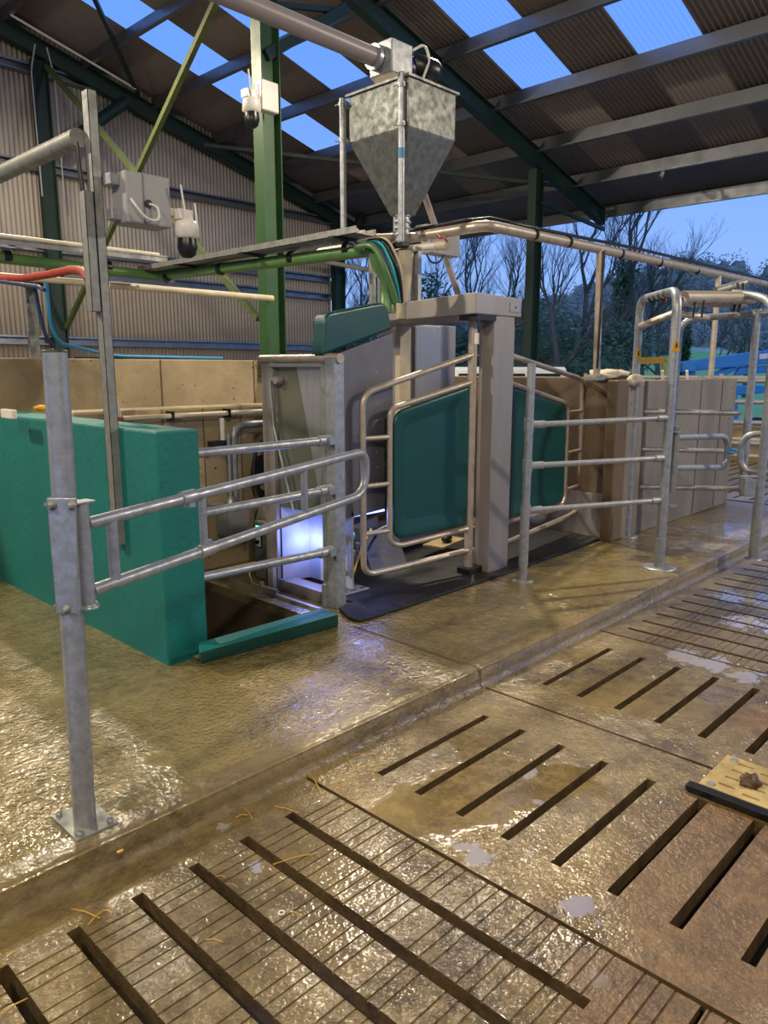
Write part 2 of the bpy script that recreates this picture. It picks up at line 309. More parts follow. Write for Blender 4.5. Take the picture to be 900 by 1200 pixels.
# kerb: two cast lengths with a ragged foot
def kerb(x0, x1, name):
    mb = MB(); n = int((x1-x0)/.06); prof = []
    for i in range(n+1):
        x = x0+(x1-x0)*i/n; w = .006*noise.noise(V((x*3,1.3,0))); q = .012*noise.noise(V((x*7,5.1,0)))
        prof.append([(x,2.42,.004),(x,2.335+w,.006),(x,2.312+w,.0),(x,2.300+w,-.016),(x,2.296+w*2,-.06),(x,2.297+q,-.088),(x,2.284+q*1.4,-.094),(x,2.286+q,-.16)])
    m = len(prof[0]); vs = [p for r_ in prof for p in r_]
    mb.add(vs, [(i*m+k,i*m+k+1,(i+1)*m+k+1,(i+1)*m+k) for i in range(n) for k in range(m-1)], True)
    for e in (0,n): mb.add(prof[e], [tuple(range(m))])
    return struct(mb.build(name, kerb_m))
kerb(-2.6, 3.122, 'trim_2'); kerb(3.134, 9.6, 'trim_3')
mb = MB(); mb.box(3.118,3.138,2.296,3.3,-.09,.0015); struct(mb.build('trim_4', conc_dark))
# ---- slurry pit under the slats
mb = MB(); mb.box(-4,14.5,-7,2.28,-1.5,-1.4); struct(mb.build('floor_pit', mud_m))
# ---- slats
def slab(name, x0, x1, y0, y1, slots, axis, grooves, m, label, top=S):
    """slots: list of (a0,a1,b0,b1); grooves along X at given y"""
    g = .006; x0 += g; x1 -= g; y0 += g; y1 -= g
    X = {x0,x1}; Y = {y0,y1}
    for (a,b,c,d) in slots: X |= {a,b}; Y |= {c,d}
    for y in grooves: Y |= {y-.0035,y+.0035}
    X = sorted(x for x in X if x0 <= x <= x1); Y = sorted(y for y in Y if y0 <= y <= y1)
    def f(i,j):
        cx, cy = (X[i]+X[i+1])/2, (Y[j]+Y[j+1])/2
        for (a,b,c,d) in slots:
            if a < cx < b and c < cy < d: return None
        for y in grooves:
            if abs(cy-y) < .0045: return top-.006
        return top
    o = grid(X, Y, f, top-.13).build(name, m); o.data.materials.append(slat_side)
    for p_ in o.data.polygons:
        if abs(p_.normal.z) < .5 and o.data.vertices[p_.vertices[0]].co.z < top-.05: p_.material_index = 1
    tag(o, label, 'floor slat'); return o
rows = [2.07-.2135*k for k in range(9)]
def xs_slots(x0, x1, w=.036): return [(x0, x1, y-w/2-.002*k, y+w/2-.001*k) for k, y in enumerate(rows)]
slab('slatted_floor_panel', 1.885, 3.155, .20, 2.292, xs_slots(2.118,2.885), 'x', [], slat_m, 'wet concrete slat panel with crosswise slots between the grooved panel and the slab joint')
slab('slatted_floor_panel', 3.16, 4.425, .20, 2.292, xs_slots(3.41,4.172), 'x', [], slat_m, 'wet concrete slat panel with short slots beyond the cream plastic grid')
gr = []; y = 2.06
while y > -1: gr += [y, y-.045, y-.09]; y -= .185
slab('slatted_floor_panel', -.35, 1.88, .60, 2.292, [(1.66-.2135*k-.021, 1.66-.2135*k+.021, .83, 2.12) for k in range(9)], 'y', gr, slat_dry, 'grooved concrete slat panel with long slots, nearest in the foreground')
slab('slatted_floor_panel', -.35, 1.88, -1.2, .595, [(1.66-.2135*k-.021, 1.66-.2135*k+.021, -1.0, .35) for k in range(9)], 'y', gr, slat_dry, 'edge of the grooved concrete slat panel at the very bottom of the photo')
slab('slatted_floor_panel', 1.885, 4.425, -1.2, .195, [(2.118+a,2.885+a, -.05-.2135*k-.018,-.05-.2135*k+.018) for k in range(5) for a in (0,1.29)], 'x', [], slat_m, 'concrete slat panel beside the cream plastic grid, running out of the lower right corner')
gr2 = []; y = 1.98
while y > -2: gr2 += [y, y-.045, y-.09]; y -= .185
slab('slatted_floor_panel', 4.43, 7.6, -.6, 2.292, [(4.60+.2135*k-.017, 4.60+.2135*k+.017, c, d) for k in range(14) for (c,d) in ((.86,2.165),(-.5,.66))], 'y', gr2, slat_dry, 'grooved concrete slat panel reflecting blue sky in front of the sorting gates')
slab('slatted_floor_panel', 7.6, 12.5, -1.6, 2.292, [(7.8+.2135*k-.017, 7.8+.2135*k+.017, .3, 2.165) for k in range(21)], 'y', gr2, slat_dry, 'far grooved slat panel at the right edge beyond the last post')
# far slatted area behind the end wall
gslots = [(9.75,14.3,2.5+.2*k,2.54+.2*k) for k in range(13)]
slab('slatted_floor_panel', 9.6, 14.5, 2.32, 5.4, gslots, 'x', [], slat_m, 'dry tan slats behind the end of the grey concrete wall', top=.004)
# ---- walls
def wall(name, x0, x1, y0, y1, z0, z1, m, bev=.012): o = MB().box(x0,x1,y0,y1,z0,z1).build(name, m, None, bev); return struct(o)
# teal wall by the robot room (a thing one could point to, but part of the building)
wall('wall_teal', 1.98, 2.235, 3.55, 9.0, -.02, 1.28, teal_wall, .012)
MBt = MB(); q_ = V((-.06,.01,0)); MBt.hexa([PZ(247,775)+q_,PZ(397,734),PZ(379,725),PZ(245,768)+q_], [PZ(246,762,.13)+q_,PZ(397,720,.13),PZ(377,712,.13),PZ(245,750,.13)+q_]); struct(MBt.build('trim_5', teal_wall, None, .008))
MBt = MB(); MBt.blob((2.19,3.50,.02), .05, 12, .4, 3, (1.3,.7,.5)); struct(MBt.build('trim_6', kerb_m))
wall('wall_back', -2.0, 6.35, 7.62, 7.85, 0, 1.70, conc_beige)
wall('wall_inner', 2.236, 6.3, 5.1, 5.35, 0, 1.31, conc_beige, .02)
mb = MB()
for x in (3.2,4.35,5.6): mb.box(x,x+.012,7.612,7.622,1.0,1.695)
for x in (2.9,3.25,3.6,3.95): mb.box(x,x+.006,5.093,5.1,.1,1.3)
struct(mb.build('trim_7', conc_dark))
wall('wall_corner', 6.58, 6.80, 3.36, 5.3, 0, 1.52, conc_dark, .01)
wall('wall_corner_end', 6.40, 6.62, 3.25, 3.36, 0, 1.50, conc_dark, .015)
wall('wall_right', 6.62, 9.36, 3.255, 3.42, 0, 1.49, conc_grey, .01)
mb = MB()
for x in (6.95,7.55,8.3,8.9): mb.box(x,x+.01,3.249,3.256,.02,1.48)
struct(mb.build('trim_8', conc_dark))
struct(MB().box(-14,8,-6.1,-6.0,0,8.6).build('wall_rear_blocker', clad_m)); struct(MB().box(-14.1,-14,-6,13.7,0,5).build('wall_left_blocker', clad_m))  # unseen walls added to keep blue sky light off the floor
# ---- roof
RZ = lambda x, c: c-.27*x
def roof_patch(mb, x0, x1, y0, y1, c=8.66, pitch=.076, amp=.007):
    n = max(2, int((y1-y0)/pitch*6)); nx = 2; vs = []
    for i in range(n+1):
        y = y0+(y1-y0)*i/n; dz = amp*math.cos(2*PI*y/pitch)
        for x in (x0,x1): vs.append((x, y, RZ(x,c)+dz))
    mb.add(vs, [(2*i,2*i+1,2*i+3,2*i+2) for i in range(n)], True)
strips = [(1.55,2.43),(4.45,5.33),(6.34,7.22),(9.25,10.12),(11.15,12.04)]
mb = MB(); yy = -6.0
for (a,b) in strips:
    roof_patch(mb, 0, 14.75, yy, a); roof_patch(mb, 0, 3.9, a, b); roof_patch(mb, 10.6, 14.75, a, b); yy = b
roof_patch(mb, 0, 14.75, yy, 13.75)
struct(mb.build('ceiling', roof_m, None, 0, 2, .006))
mb = MB()
mb.add([(0,-6,8.66),(0,13.75,8.66),(-14,13.75,4.9),(-14,-6,4.9)], [(0,1,2,3)]); struct(mb.build('ceiling_far', roof_m, None, 0, 2, .02))
for k, (a,b) in enumerate(strips):
    mb = MB(); roof_patch(mb, 3.9, 10.6, a, b, 8.662); struct(mb.build('window_%d' % (k+1), rl_m))
# gutter / eave trim
mb = MB(); mb.box(14.55,14.72,-6,13.75,4.62,4.76); struct(mb.build('trim_9', purlin_m))
# purlins: Z sections, one object each
for k in range(9):
    x = 14.38-1.3*k; z = RZ(x,8.64)
    t = .004; mb = MB()
    mb.box(x-.003,x+.003,-6,13.7,z-.22,z-.01); mb.box(x-.075,x,-6,13.7,z-.225,z-.218); mb.box(x,x+.07,-6,13.7,z-.012,z-.006)
    mb.box(x-.076,x-.072,-6,13.7,z-.222,z-.20)
    o = mb.build('purlin', purlin_m); tag(o, ['galvanised roof purlin along the open eave','galvanised roof purlin second up from the open eave','galvanised roof purlin third up from the open eave','galvanised roof purlin along the lower end of the rooflights','galvanised roof purlin fifth up, crossing the rooflights once above their lower ends','galvanised roof purlin sixth up, meeting the top of the green column brace','galvanised roof purlin seventh up, at the upper left of the photo','galvanised roof purlin eighth up, near the top left corner','galvanised roof purlin nearest the ridge'][k], 'purlin', 'roof purlins')
# rafters
def rafter(Y, x0, x1, m, label):
    mb = MB(); c = 8.17+.13
    mb.ibeam((x0,Y,RZ(x0,c)), (x1,Y,RZ(x1,c)), .15, .27, (0,0,1))
    mb.box(x1-.01,x1+.01,Y-.09,Y+.09,RZ(x1,c)-.16,RZ(x1,c)+.16)
    o = mb.build('roof_rafter', m); tag(o, label, 'rafter'); return o
rafter(7.7, .5, 14.05, dkgreen_st, 'dark green steel rafter sloping down from the hopper to the open eave')
rafter(13.45, .5, 14.0, dkgreen_st, 'dark green steel rafter against the cladded gable wall')
# columns
def column(x, y, z1, m, label, z0=0, h=.26, w=.16):
    mb = MB(); mb.ibeam((x,y,z0), (x,y,z1), w, h, (1,0,0)); mb.box(x-h/2-.05,x+h/2+.05,y-w/2-.04,y+w/2+.04,z0,z0+.02)
    o = mb.build('steel_column', m); tag(o, label, 'column'); return o
column(5.86, 7.55, 6.7, green_st, 'bright green steel column rising from the concrete wall behind the robot', 1.5, .27, .18)
column(11.75, 7.7, 4.95, dkgreen_st, 'dark green steel column to the right of the robot, against the trees', 0, .24)
column(5.75, 13.4, 6.55, dkgreen_st, 'dark green gable column at the far left behind the channel post', 1.0, .24)
column(12.35, 13.4, 4.95, dkgreen_st, 'dark gable column where the cladding ends beside the open sky', 0, .3)
# gable cladding
def clad(mb, x0, x1, z0, ztop, y=13.62, pitch=.08, amp=.013):
    n = max(2, int((x1-x0)/pitch*6)); vs = []
    for i in range(n+1):
        x = x0+(x1-x0)*i/n; dy = amp*math.cos(2*PI*x/pitch)
        vs += [(x, y+dy, z0), (x, y+dy, ztop(x))]
    mb.add(vs, [(2*i,2*i+1,2*i+3,2*i+2) for i in range(n)], True)
mb = MB(); tp = lambda x: RZ(x, 8.66)
clad(mb, 0, 12.3, 1.2, tp); clad(mb, 12.3, 14.7, 4.45, tp)
clad(mb, -7, 0, 1.2, lambda x: 8.6)
struct(mb.build('wall_gable', clad_m, None, 0, 2, .004))
for k, (z, x1, lab) in enumerate([(6.42,7.0,'highest short girt on the gable wall in the top left'), (4.92,12.2,'galvanised girt across the upper half of the gable wall'), (3.63,12.2,'galvanised girt across the middle of the gable wall'), (3.24,12.2,'galvanised girt just under the middle one on the gable wall'), (2.08,12.2,'lowest galvanised girt along the gable wall above the concrete')]):
    mb = MB(); x0 = -3 if k != 3 else 5.9
    mb.box(x0,x1,13.46,13.60,z+.07,z+.076); mb.box(x0,x1,13.595,13.60,z-.07,z+.07); mb.box(x0,x1,13.46,13.595,z-.076,z-.07); mb.box(x0,x1,13.46,13.465,z-.074,z-.055); mb.box(x0,x1,13.46,13.465,z+.045,z+.07)
    tag(mb.build('wall_girt', purlin_m), lab, 'girt', 'gable girts')
# cream downpipes at the far-left gable column
for dx, lab in ((-.17,'thin cream pipe on the left of the far gable column'), (.2,'thin cream pipe on the right of the far gable column')):
    tag(MB().tube(fillet([(5.72+dx*.5,13.2,6.7),(5.72+dx,13.22,6.3),(5.75+dx,13.25,4.4)], .1), .014, 8).build('wall_pipe', grey_box), lab, 'pipe')
tag(MB().tube([(5.25,13.1,6.98),(7.3,13.1,6.42)], .02, 8).build('rafter_conduit', white_pl), 'thin pale conduit running down the gable rafter', 'conduit')
# bracing
def rod(name, p, q, r, m, label, cat='brace'): return tag(MB().bar(p, q, r*2, r*2).build(name, m), label, cat)
olive = mat('olive_green_brace', rgb(88,96,56), .5, 0, rgb(62,74,42), 4, .5)
rod('wall_brace', (5.84,13.3,6.45), (5.80,7.75,2.2), .035, olive, 'olive green diagonal brace falling from the gable column top to the green column')
rod('wall_brace', (5.84,13.3,2.3), (5.76,7.75,6.35), .035, olive, 'olive green diagonal brace rising from the gable column foot to the roof')
rod('roof_brace', (5.0,10.5,7.05), (7.45,13.3,6.4), .03, dkgreen_st, 'thin dark roof brace crossing the leftmost rooflight')
rod('roof_brace', PY(240,170,13.2), (12.6,7.8,4.85), .03, dkgreen_st, 'long thin dark brace passing behind the hopper to the far rafter')
rod('roof_brace', PY(437,224,13.2), PY(412,275,13.2), .05, dkgreen_st, 'short dark strut at the gable eave behind the hopper leg')
rod('roof_brace', (11.8,7.6,4.42), (14.0,7.6,4.25), .03, dkgreen_st, 'thin tie from the dark column to the rafter tip')
rod('knee_brace', PY(310,66,7.55), PY(404,10,7.6), .06, dkgreen_st, 'dark green knee brace between green column and rafter')
rod('roof_brace', PY(300,3,7.6), PY(392,12,7.6), .03, dkgreen_st, 'thin dark tie at the very top beside the green column')
tag(MB().tube([(5.86,13.2,5.15),(7.15,13.2,6.2)], .10, 12).build('gable_strut', dkgreen_st), 'thick grey strut in the gable behind the channel post top', 'brace')
tag(MB().tube([(1.905,4.03,2.77),(1.88,8.4,2.76)], .047, 16).build('overhead_tube', galv_dull), 'thick grey galvanised tube reaching the channel post from the left', 'tube')
# ================================================================== LEFT FOREGROUND
# post
def bolts(mb, pts, r=.011, h=.02):
    for p in pts: mb.lathe(p, [(r,0),(r,h*.6),(r*.6,h*.6),(r*.6,h)], 6)
t = thing('gate_post', 'round galvanised gate post on a square foot plate, nearest to the camera on the left', 'post', (1.011,2.464,0))
MB().tube([(1.011,2.464,.012),(1.030,2.446,1.655)], .0385, 28).build('post', galv, t)
a = R(-7); mb = MB(); mb.obox((1.015,2.475,.006), (.15,.21,.012), R(0)); mb.build('base_plate', galv_dull, t, .002)
mb = MB(); bolts(mb, [(1.015+dx,2.475+dy,.012) for dx in (-.055,.055) for dy in (-.085,.085)]); mb.build('anchor_bolts', galv_dull, t)
mb = MB(); mb.lathe((1.030,2.446,1.655), [(.0395,-.004),(.0395,.003),(.01,.006)], 28); mb.build('post_cap', dkgreen_st, t)
mb = MB()
c, s_ = math.cos(R(-44)), math.sin(R(-44)); fx = V((-FW[0],-FW[1],0)); rx = V((RT[0],RT[1],0))
pc = V((1.022,2.452,0))
def loc(r_, f_, z): return pc+rx*r_+fx*f_+V((0,0,z))
mb.hexa([loc(-.036,.040,.80),loc(.034,.040,.80),loc(.034,.046,.80),loc(-.036,.046,.80)], [loc(-.036,.040,1.19),loc(.062,.040,1.19),loc(.062,.046,1.19),loc(-.036,.046,1.19)])
mb.hexa([loc(-.036,-.02,.80),loc(-.030,-.02,.80),loc(-.030,.046,.80),loc(-.036,.046,.80)], [loc(-.036,-.02,1.19),loc(-.030,-.02,1.19),loc(-.030,.046,1.19),loc(-.036,.046,1.19)])
mb.build('hinge_bracket', galv, t, .003)
mb = MB()
for (r_,z) in ((-.018,1.165),(.045,1.165),(.0,.815)): mb.lathe(loc(r_,.046,z), [(.016,0),(.016,.002),(.011,.002),(.011,.012),(.006,.012),(.006,.024)], 10, fx)
for z in (1.165,.815): mb.tube([loc(-.052,.02,z),loc(-.052,-.02,z),loc(-.03,-.048,z),(loc(.03,-.048,z))], .006, 8)
mb.build('clamp_bolt', galv_dull, t)
# hung gate
gx = V((math.cos(R(11.7)), math.sin(R(11.7)), 0)); gp = V((1.072,2.436,0))
def G(u, z): return gp+gx*u+V((0,0,z))
t = thing('swing_gate', 'galvanised two-rail swing gate hung on the near round post, end rounded', 'gate', tuple(gp))
MB().tube([G(0,.815),G(0,1.16)], .0245, 20).build('hinge_tube', galv, t)
mb = MB(); mb.obox(G(-.004,1.165), (.085,.05,.008), R(11)); mb.build('hinge_lug', galv, t, .002)
mb = MB(); mb.lathe(G(0,.80), [(.036,0),(.036,.008),(.03,.008),(.03,.016)], 20); mb.build('hinge_lug', galv, t)
path = fillet([G(.02,1.088),G(1.71,1.178),G(1.70,.955),G(.02,.855)], [.085,.12], 10)
MB().tube(path, .0215, 20).build('outer_rail', galv, t)
for u, z0, z1 in ((.115,.862,1.09),(.545,.885,1.11),(1.19,.925,1.145)):
    MB().tube([G(u,z0),G(u,z1)], .0165 if u > .2 else .019, 16).build('upright', galv, t)
mb = MB()
for z0,u in ((1.114,.47),(.888,.55)): mb.tube([G(u-.035,z0-.003),G(u+.035,z0+.001)], .027, 18); mb.obox(G(u+.01,z0+(.03 if z0<1 else -.03)), (.03,.03,.02), R(11))
mb.build('sleeve_clamp', galv, t)
# barrier rails behind the teal curb
t = thing('barrier_rails', 'three galvanised rails between the teal wall and the robot corner post', 'railing', (2.28,3.62,0))
for (z0,z1) in ((1.140,1.145),(.800,.822),(.432,.408)):
    MB().tube([(2.236,3.62,z0),(3.25,3.64,z1)], .027, 18).build('rail', galv, t)
mb = MB()
for z in (1.145,.822,.408): mb.tube([(3.16,3.638,z),(3.27,3.64,z)], .035, 18); mb.obox((3.245,3.61,z), (.05,.04,.05))
mb.build('end_clamp', galv, t)
# channel post
t = thing('channel_post', 'tall slotted channel post bolted to the teal wall face', 'post', (1.93,3.985,.36))
mb = MB()
def chan(mb, x0, x1, y0, y1, z0, z1, th=.003):
    mb.box(x0,x1,y0,y0+th,z0,z1); mb.box(x0,x0+th,y0,y1,z0,z1); mb.box(x0,x1,y1-th,y1,z0,z1); mb.box(x1-th,x1,y0,y0+.012,z0,z1); mb.box(x1-th,x1,y1-.012,y1,z0,z1)
chan(mb, 1.932,1.982,3.952,4.018,.62,2.99); mb.build('channel', galv_dull, t)
mb = MB(); chan(mb, 1.882,1.930,3.955,4.02,1.9,2.5); mb.build('back_channel', galv_dull, t)
mb = MB(); mb.tube([(1.90,4.04,2.75),(1.905,4.035,2.6),(1.91,4.03,2.5)], .012, 8); mb.build('cable', black_pl, t)
# enclosure and camera
t = thing('junction_box', 'grey electrical enclosure bracketed to the channel post', 'electrical box', (2.1,3.9,2.36))
p0 = PY(124,183,3.80); p1 = PY(163,243,3.80)
mb = MB(); mb.box(2.03,2.285,3.80,3.955,2.345,2.60); mb.build('enclosure', grey_box, t, .008)
MB().box(2.125,2.13,3.796,3.80,2.35,2.595).build('lid_seam', rivet_m, t)
for z in (2.39,2.56): MB().box(1.975,2.03,3.86,3.93,z-.028,z+.028).build('mounting_bracket', galv, t, .004)
MB().tube(fillet([(2.05,3.79,2.46),(2.06,3.76,2.42),(2.12,3.76,2.36),(2.20,3.77,2.37),(2.19,3.775,2.44),(2.15,3.795,2.45)], .04, 5), .007, 8).build('cable', white_pl, t)
MB().lathe((2.15,3.80,2.45), [(.02,0),(.02,.012)], 12, (0,-1,0)).build('cable_gland', black_pl, t)
def dome_camera(x, y, z, s, label, arm):
    t = thing('dome_camera', label, 'security camera', (x,y,z))
    MB().lathe((x,y,z), [(.045*s,-.015*s),(.068*s,0),(.062*s,.06*s),(.058*s,.075*s),(.03*s,.09*s)], 24).build('housing', white_pl, t)
    MB().lathe((x,y,z), [(.02*s,-.115*s),(.042*s,-.10*s),(.055*s,-.06*s),(.052*s,-.035*s),(.05*s,-.013*s)], 24).build('dome', black_pl, t)
    mb = MB(); mb.box(x-.06*s,x+.03*s,y-.03*s,y+.04*s,z+.08*s,z+.135*s); mb.bar((x,y,z+.11*s), arm, .04*s, .04*s); mb.build('bracket', white_pl, t, .004)
    MB().tube([(x-.02*s,y-.035*s,z+.07*s),(x-.055*s,y-.05*s,z+.25*s)], .006*s, 6).build('antenna', white_pl, t)
    MB().tube([(x+.05*s,y-.035*s,z+.03*s),(x+.03*s,y-.045*s,z+.17*s)], .006*s, 6).build('antenna', white_pl, t)
dome_camera(2.375,3.80,2.315,1.0,'white security camera with black dome beside the grey enclosure',(2.30,3.86,2.44))
dome_camera(5.50,7.36,4.42,1.55,'small white security camera on the bright green column',(5.76,7.44,4.55))
t = thing('junction_box', 'small white box behind the camera on the bright green column', 'electrical box', (5.7,7.4,4.45)); MB().box(5.62,5.86,7.33,7.44,4.46,4.78).build('enclosure', white_pl, t, .01)
MB().box(5.625,5.855,7.325,7.33,4.47,4.77).build('lid', white_pl, t, .004)
t = thing('bullet_camera', 'small white bullet camera under the roof near the right eave', 'security camera', (12.9,6.0,4.73))
MB().tube([(12.75,5.95,4.70),(13.0,6.05,4.78)], .035, 14).build('housing', white_pl, t); MB().tube([(12.74,5.945,4.697),(12.70,5.93,4.685)], .036, 14).build('lens', black_pl, t)
MB().bar((13.0,6.05,4.78),(13.08,6.05,4.88), .03, .05).build('bracket', white_pl, t)
# white conduit at the channel post down to the inner wall
tag(MB().tube(fillet([PY(121,314,4.98),PY(124,383,4.98),PY(128,445,4.98),PY(141,491,5.04),(2.66,5.04,1.255)], .03, 4), .016, 10).build('conduit', white_pl), 'white conduit dropping beside the channel post to the inner wall', 'conduit')
t = thing('conduit', 'cream pipe clipped along the top of the inner concrete wall', 'pipe', (2.6,5.04,1.25)); MB().tube([(2.55,5.04,1.252),(6.2,5.04,1.262)], .02, 12).build('pipe', cream_pl, t)
for x in (2.95,3.45,3.9): MB().box(x-.012,x+.012,5.02,5.1,1.22,1.29).build('pipe_clip', black_pl, t)
MB().tube([(2.50,5.04,1.24),(2.56,5.04,1.252)], .026, 10).build('copper_elbow', mat('copper', rgb(180,100,70), .35, .8), t)
tag(MB().tube([(2.47,5.02,1.22),(2.47,5.02,1.42)], .012, 8).build('red_pipe', red_m), 'short red pipe beside the channel post on the inner wall', 'pipe')
tag(MB().blob((2.02,5.06,1.345), .04, 10, .3, 3, (1.3,.8,.5)).build('yellow_glove', yellow_m), 'small yellow object lying on top of the inner wall', 'glove')
tag(MB().box(1.84,1.875,5.1,5.3,1.279,1.34).build('white_block', white_pl, None, .008), 'white block at the left end of the inner wall', 'block')
# back wall: post, blue hose, red hose, pipes
t = thing('pipe_post', 'short slotted galvanised post standing on the back concrete wall, far left', 'post', (3.1,7.7,1.7))
pb = PY(41,419,7.7); MB().bar((pb[0],7.7,1.70),(pb[0],7.7,2.42), .09, .05).build('post', galv_dull, t)
MB().tube(fillet([(pb[0]+.02,7.62,2.38),(pb[0]+.07,7.62,1.95),(pb[0]+.2,7.66,1.75)], .1), .02, 8).build('cable', dkblue, t)
MB().box(pb[0]-.07,pb[0]+.1,7.6,7.72,2.38,2.44).build('top_bracket', black_pl, t)
tag(MB().tube(fillet([PY(54,328,7.55),PY(58,375,7.55),PY(67,402,7.6),(3.85,7.66,1.73),(5.2,7.68,1.72)], .15, 6), .018, 8).build('blue_hose', blue_hose), 'blue water hose lying along the back concrete wall', 'hose')
tag(MB().tube([PY(88,419,7.7),PY(290,422,7.7)], .012, 6).build('wall_cable', black_pl), 'thin black cable on top of the back concrete wall', 'cable')
rp = [PX(-60,331,2.35),PX(0,326,2.3),PX(30,326,2.3),PX(60,321,2.25),PX(85,316,2.15),PX(98,318,2.1),PX(104,328,2.05)]
tag(MB().tube(fillet(rp, .08, 4), .026, 12).build('red_hose', red_m), 'red sleeved hose reaching the channel post from the left', 'hose')
tag(MB().tube([PX(-60,322,2.32),PX(45,336,2.2),PX(52,340,2.2)], .014, 8).build('blue_cable', dkblue), 'dark blue cable below the red hose', 'cable')
# green pipeline and tray
Yb, Xb = 7.0, 4.03
t = thing('green_pipeline', 'green coated vacuum pipe running along the back wall and out to the robot', 'pipe', (4.03,7.0,2.5))
pp = [(-1.5,Yb,2.60),(Xb,Yb,2.50),(Xb,4.02,2.44),PX(438,292,4.03),PX(443,312,4.05),PX(455,328,4.1),PX(454,352,4.12)]
MB().tube(fillet(pp, [.16,.1,.08,.08,.1], 8), .047, 18).build('pipe', green_pipe, t)
for y in (6.8,5.9,4.9,4.25): MB().tube([(Xb,y-.03,2.472),(Xb,y+.03,2.472)], .056, 16).build('pipe_clamp', black_pl, t)
for x in (1.5,2.6,3.5): MB().tube([(x-.03,Yb,2.54),(x+.03,Yb,2.54)], .056, 16).build('pipe_clamp', black_pl, t)
pe = PX(454,352,4.12); MB().lathe(pe+V((0,0,-.09)), [(.06,0),(.06,.14),(.05,.15)], 18).build('end_cup', green_pipe, t)
t = thing('cable_tray', 'perforated cable tray lying above the green pipeline', 'cable tray', (4.0,7.0,2.6))
mb = MB(); mb.box(3.86,4.06,4.0,7.1,2.535,2.54); mb.box(3.86,3.863,4.0,7.1,2.535,2.585); mb.box(4.057,4.06,4.0,7.1,2.535,2.585)
mb.box(-1.5,4.06,6.86,7.12,2.66,2.665); mb.box(-1.5,4.06,6.86,6.864,2.62,2.68)
mb.build('tray', galv_dull, t)
mb = MB(); mb.tube([(3.92,4.05,2.56),(3.92,7.0,2.56)], .022, 8); mb.tube([(3.99,4.05,2.56),(3.99,7.0,2.56)], .02, 8); mb.tube([(-1.4,6.92,2.70),(4,6.92,2.68)], .03, 8); mb.build('cable_bundle', cream_pl, t)
for y in (6.3,5.3,4.2): MB().box(3.80,4.12,y-.03,y+.03,2.515,2.53).build('hanger', black_pl, t)
tag(MB().tube([(-1.5,7.1,2.36),(3.5,7.15,2.40)], .03, 10).build('milk_pipe', cream_pl), 'cream pipe under the green pipeline along the back wall', 'pipe')
tag(MB().tube([(3.6,7.2,2.40),(5.75,7.4,2.42)], .035, 12).build('milk_pipe', cream_pl), 'cream pipe between the pipeline corner and the bright green column', 'pipe')
tag(MB().tube([PY(84,319,5.4),PY(121,312,5.0)], .026, 10).build('pipe_stub', white_pl), 'short pale pipe stub behind the channel post', 'pipe')
# things on the inner wall
t = thing('wall_rail', 'bent grey tube rail standing at the inner wall beside the hose coil', 'railing', (3.45,5.0,0))
MB().tube(fillet([(3.46,5.0,.5),(3.46,5.0,1.16),(3.95,5.0,1.16)], .12, 8), .03, 14).build('rail', galv_dull, t); MB().tube([(3.40,4.98,.5),(3.40,4.98,1.1)], .014, 10).build('riser_pipe', galv, t)
t = thing('wall_pump', 'small steel pump box on the inner wall under the rails', 'pump', (3.4,5.0,.45))
MB().box(3.33,3.52,4.90,5.09,.28,.50).build('housing', grey_box, t, .01); MB().lathe((3.40,4.98,.50), [(.05,0),(.05,.02),(.035,.02),(.035,.10)], 18).build('valve', galv, t)
MB().box(3.27,3.42,4.96,5.09,.50,.54).build('bracket', galv_dull, t)
t = thing('hose_coil', 'black hose coiled on the inner wall behind the rails', 'hose', (3.78,5.0,.75))
for k in range(5):
    MB().tube([(3.80+(.15+.02*k)*math.cos(a_*PI/12)*.8, 5.05-.022*k, .78+(.20+.02*k)*math.sin(a_*PI/12)) for a_ in range(25)], .014, 8, caps=False).build('hose_loop', black_pl if k % 2 else tyre_m, t)
MB().lathe((3.80,5.08,.78), [(.12,0),(.12,.04)], 20, (0,-1,0)).build('hose_bracket', black_pl, t)
t = thing('wall_valve', 'little clear cylinder and clamp on the inner wall pipe', 'valve', (3.35,5.05,1.1)); MB().tube([(3.36,5.0,1.05),(3.36,5.0,1.22)], .018, 12).build('cylinder', white_pl, t); MB().box(3.26,3.38,4.98,5.06,1.0,1.045).build('clamp', black_pl, t)
# ================================================================== MILKING ROBOT
rt = thing('milking_robot', 'stainless milking robot stall with dark teal gates on a black mat', 'milking robot', (4.1,3.6,0))
MB().box(3.285,3.375,3.615,3.705,.0,1.665).build('corner_post', galv, rt, .006)
MB().box(3.285,3.305,3.705,3.75,.02,1.63).build('post_channel', galv_dull, rt, .004)
MB().tube([(3.33,3.60,1.665),(3.33,4.43,1.665)], .032, 16).build('top_bar', tube_m, rt)
mb = MB(); mb.box(3.30,3.335,4.30,4.40,.0,1.64); mb.box(3.30,3.335,4.27,4.30,.0,1.64); mb.build('rear_upright', stain, rt, .004)
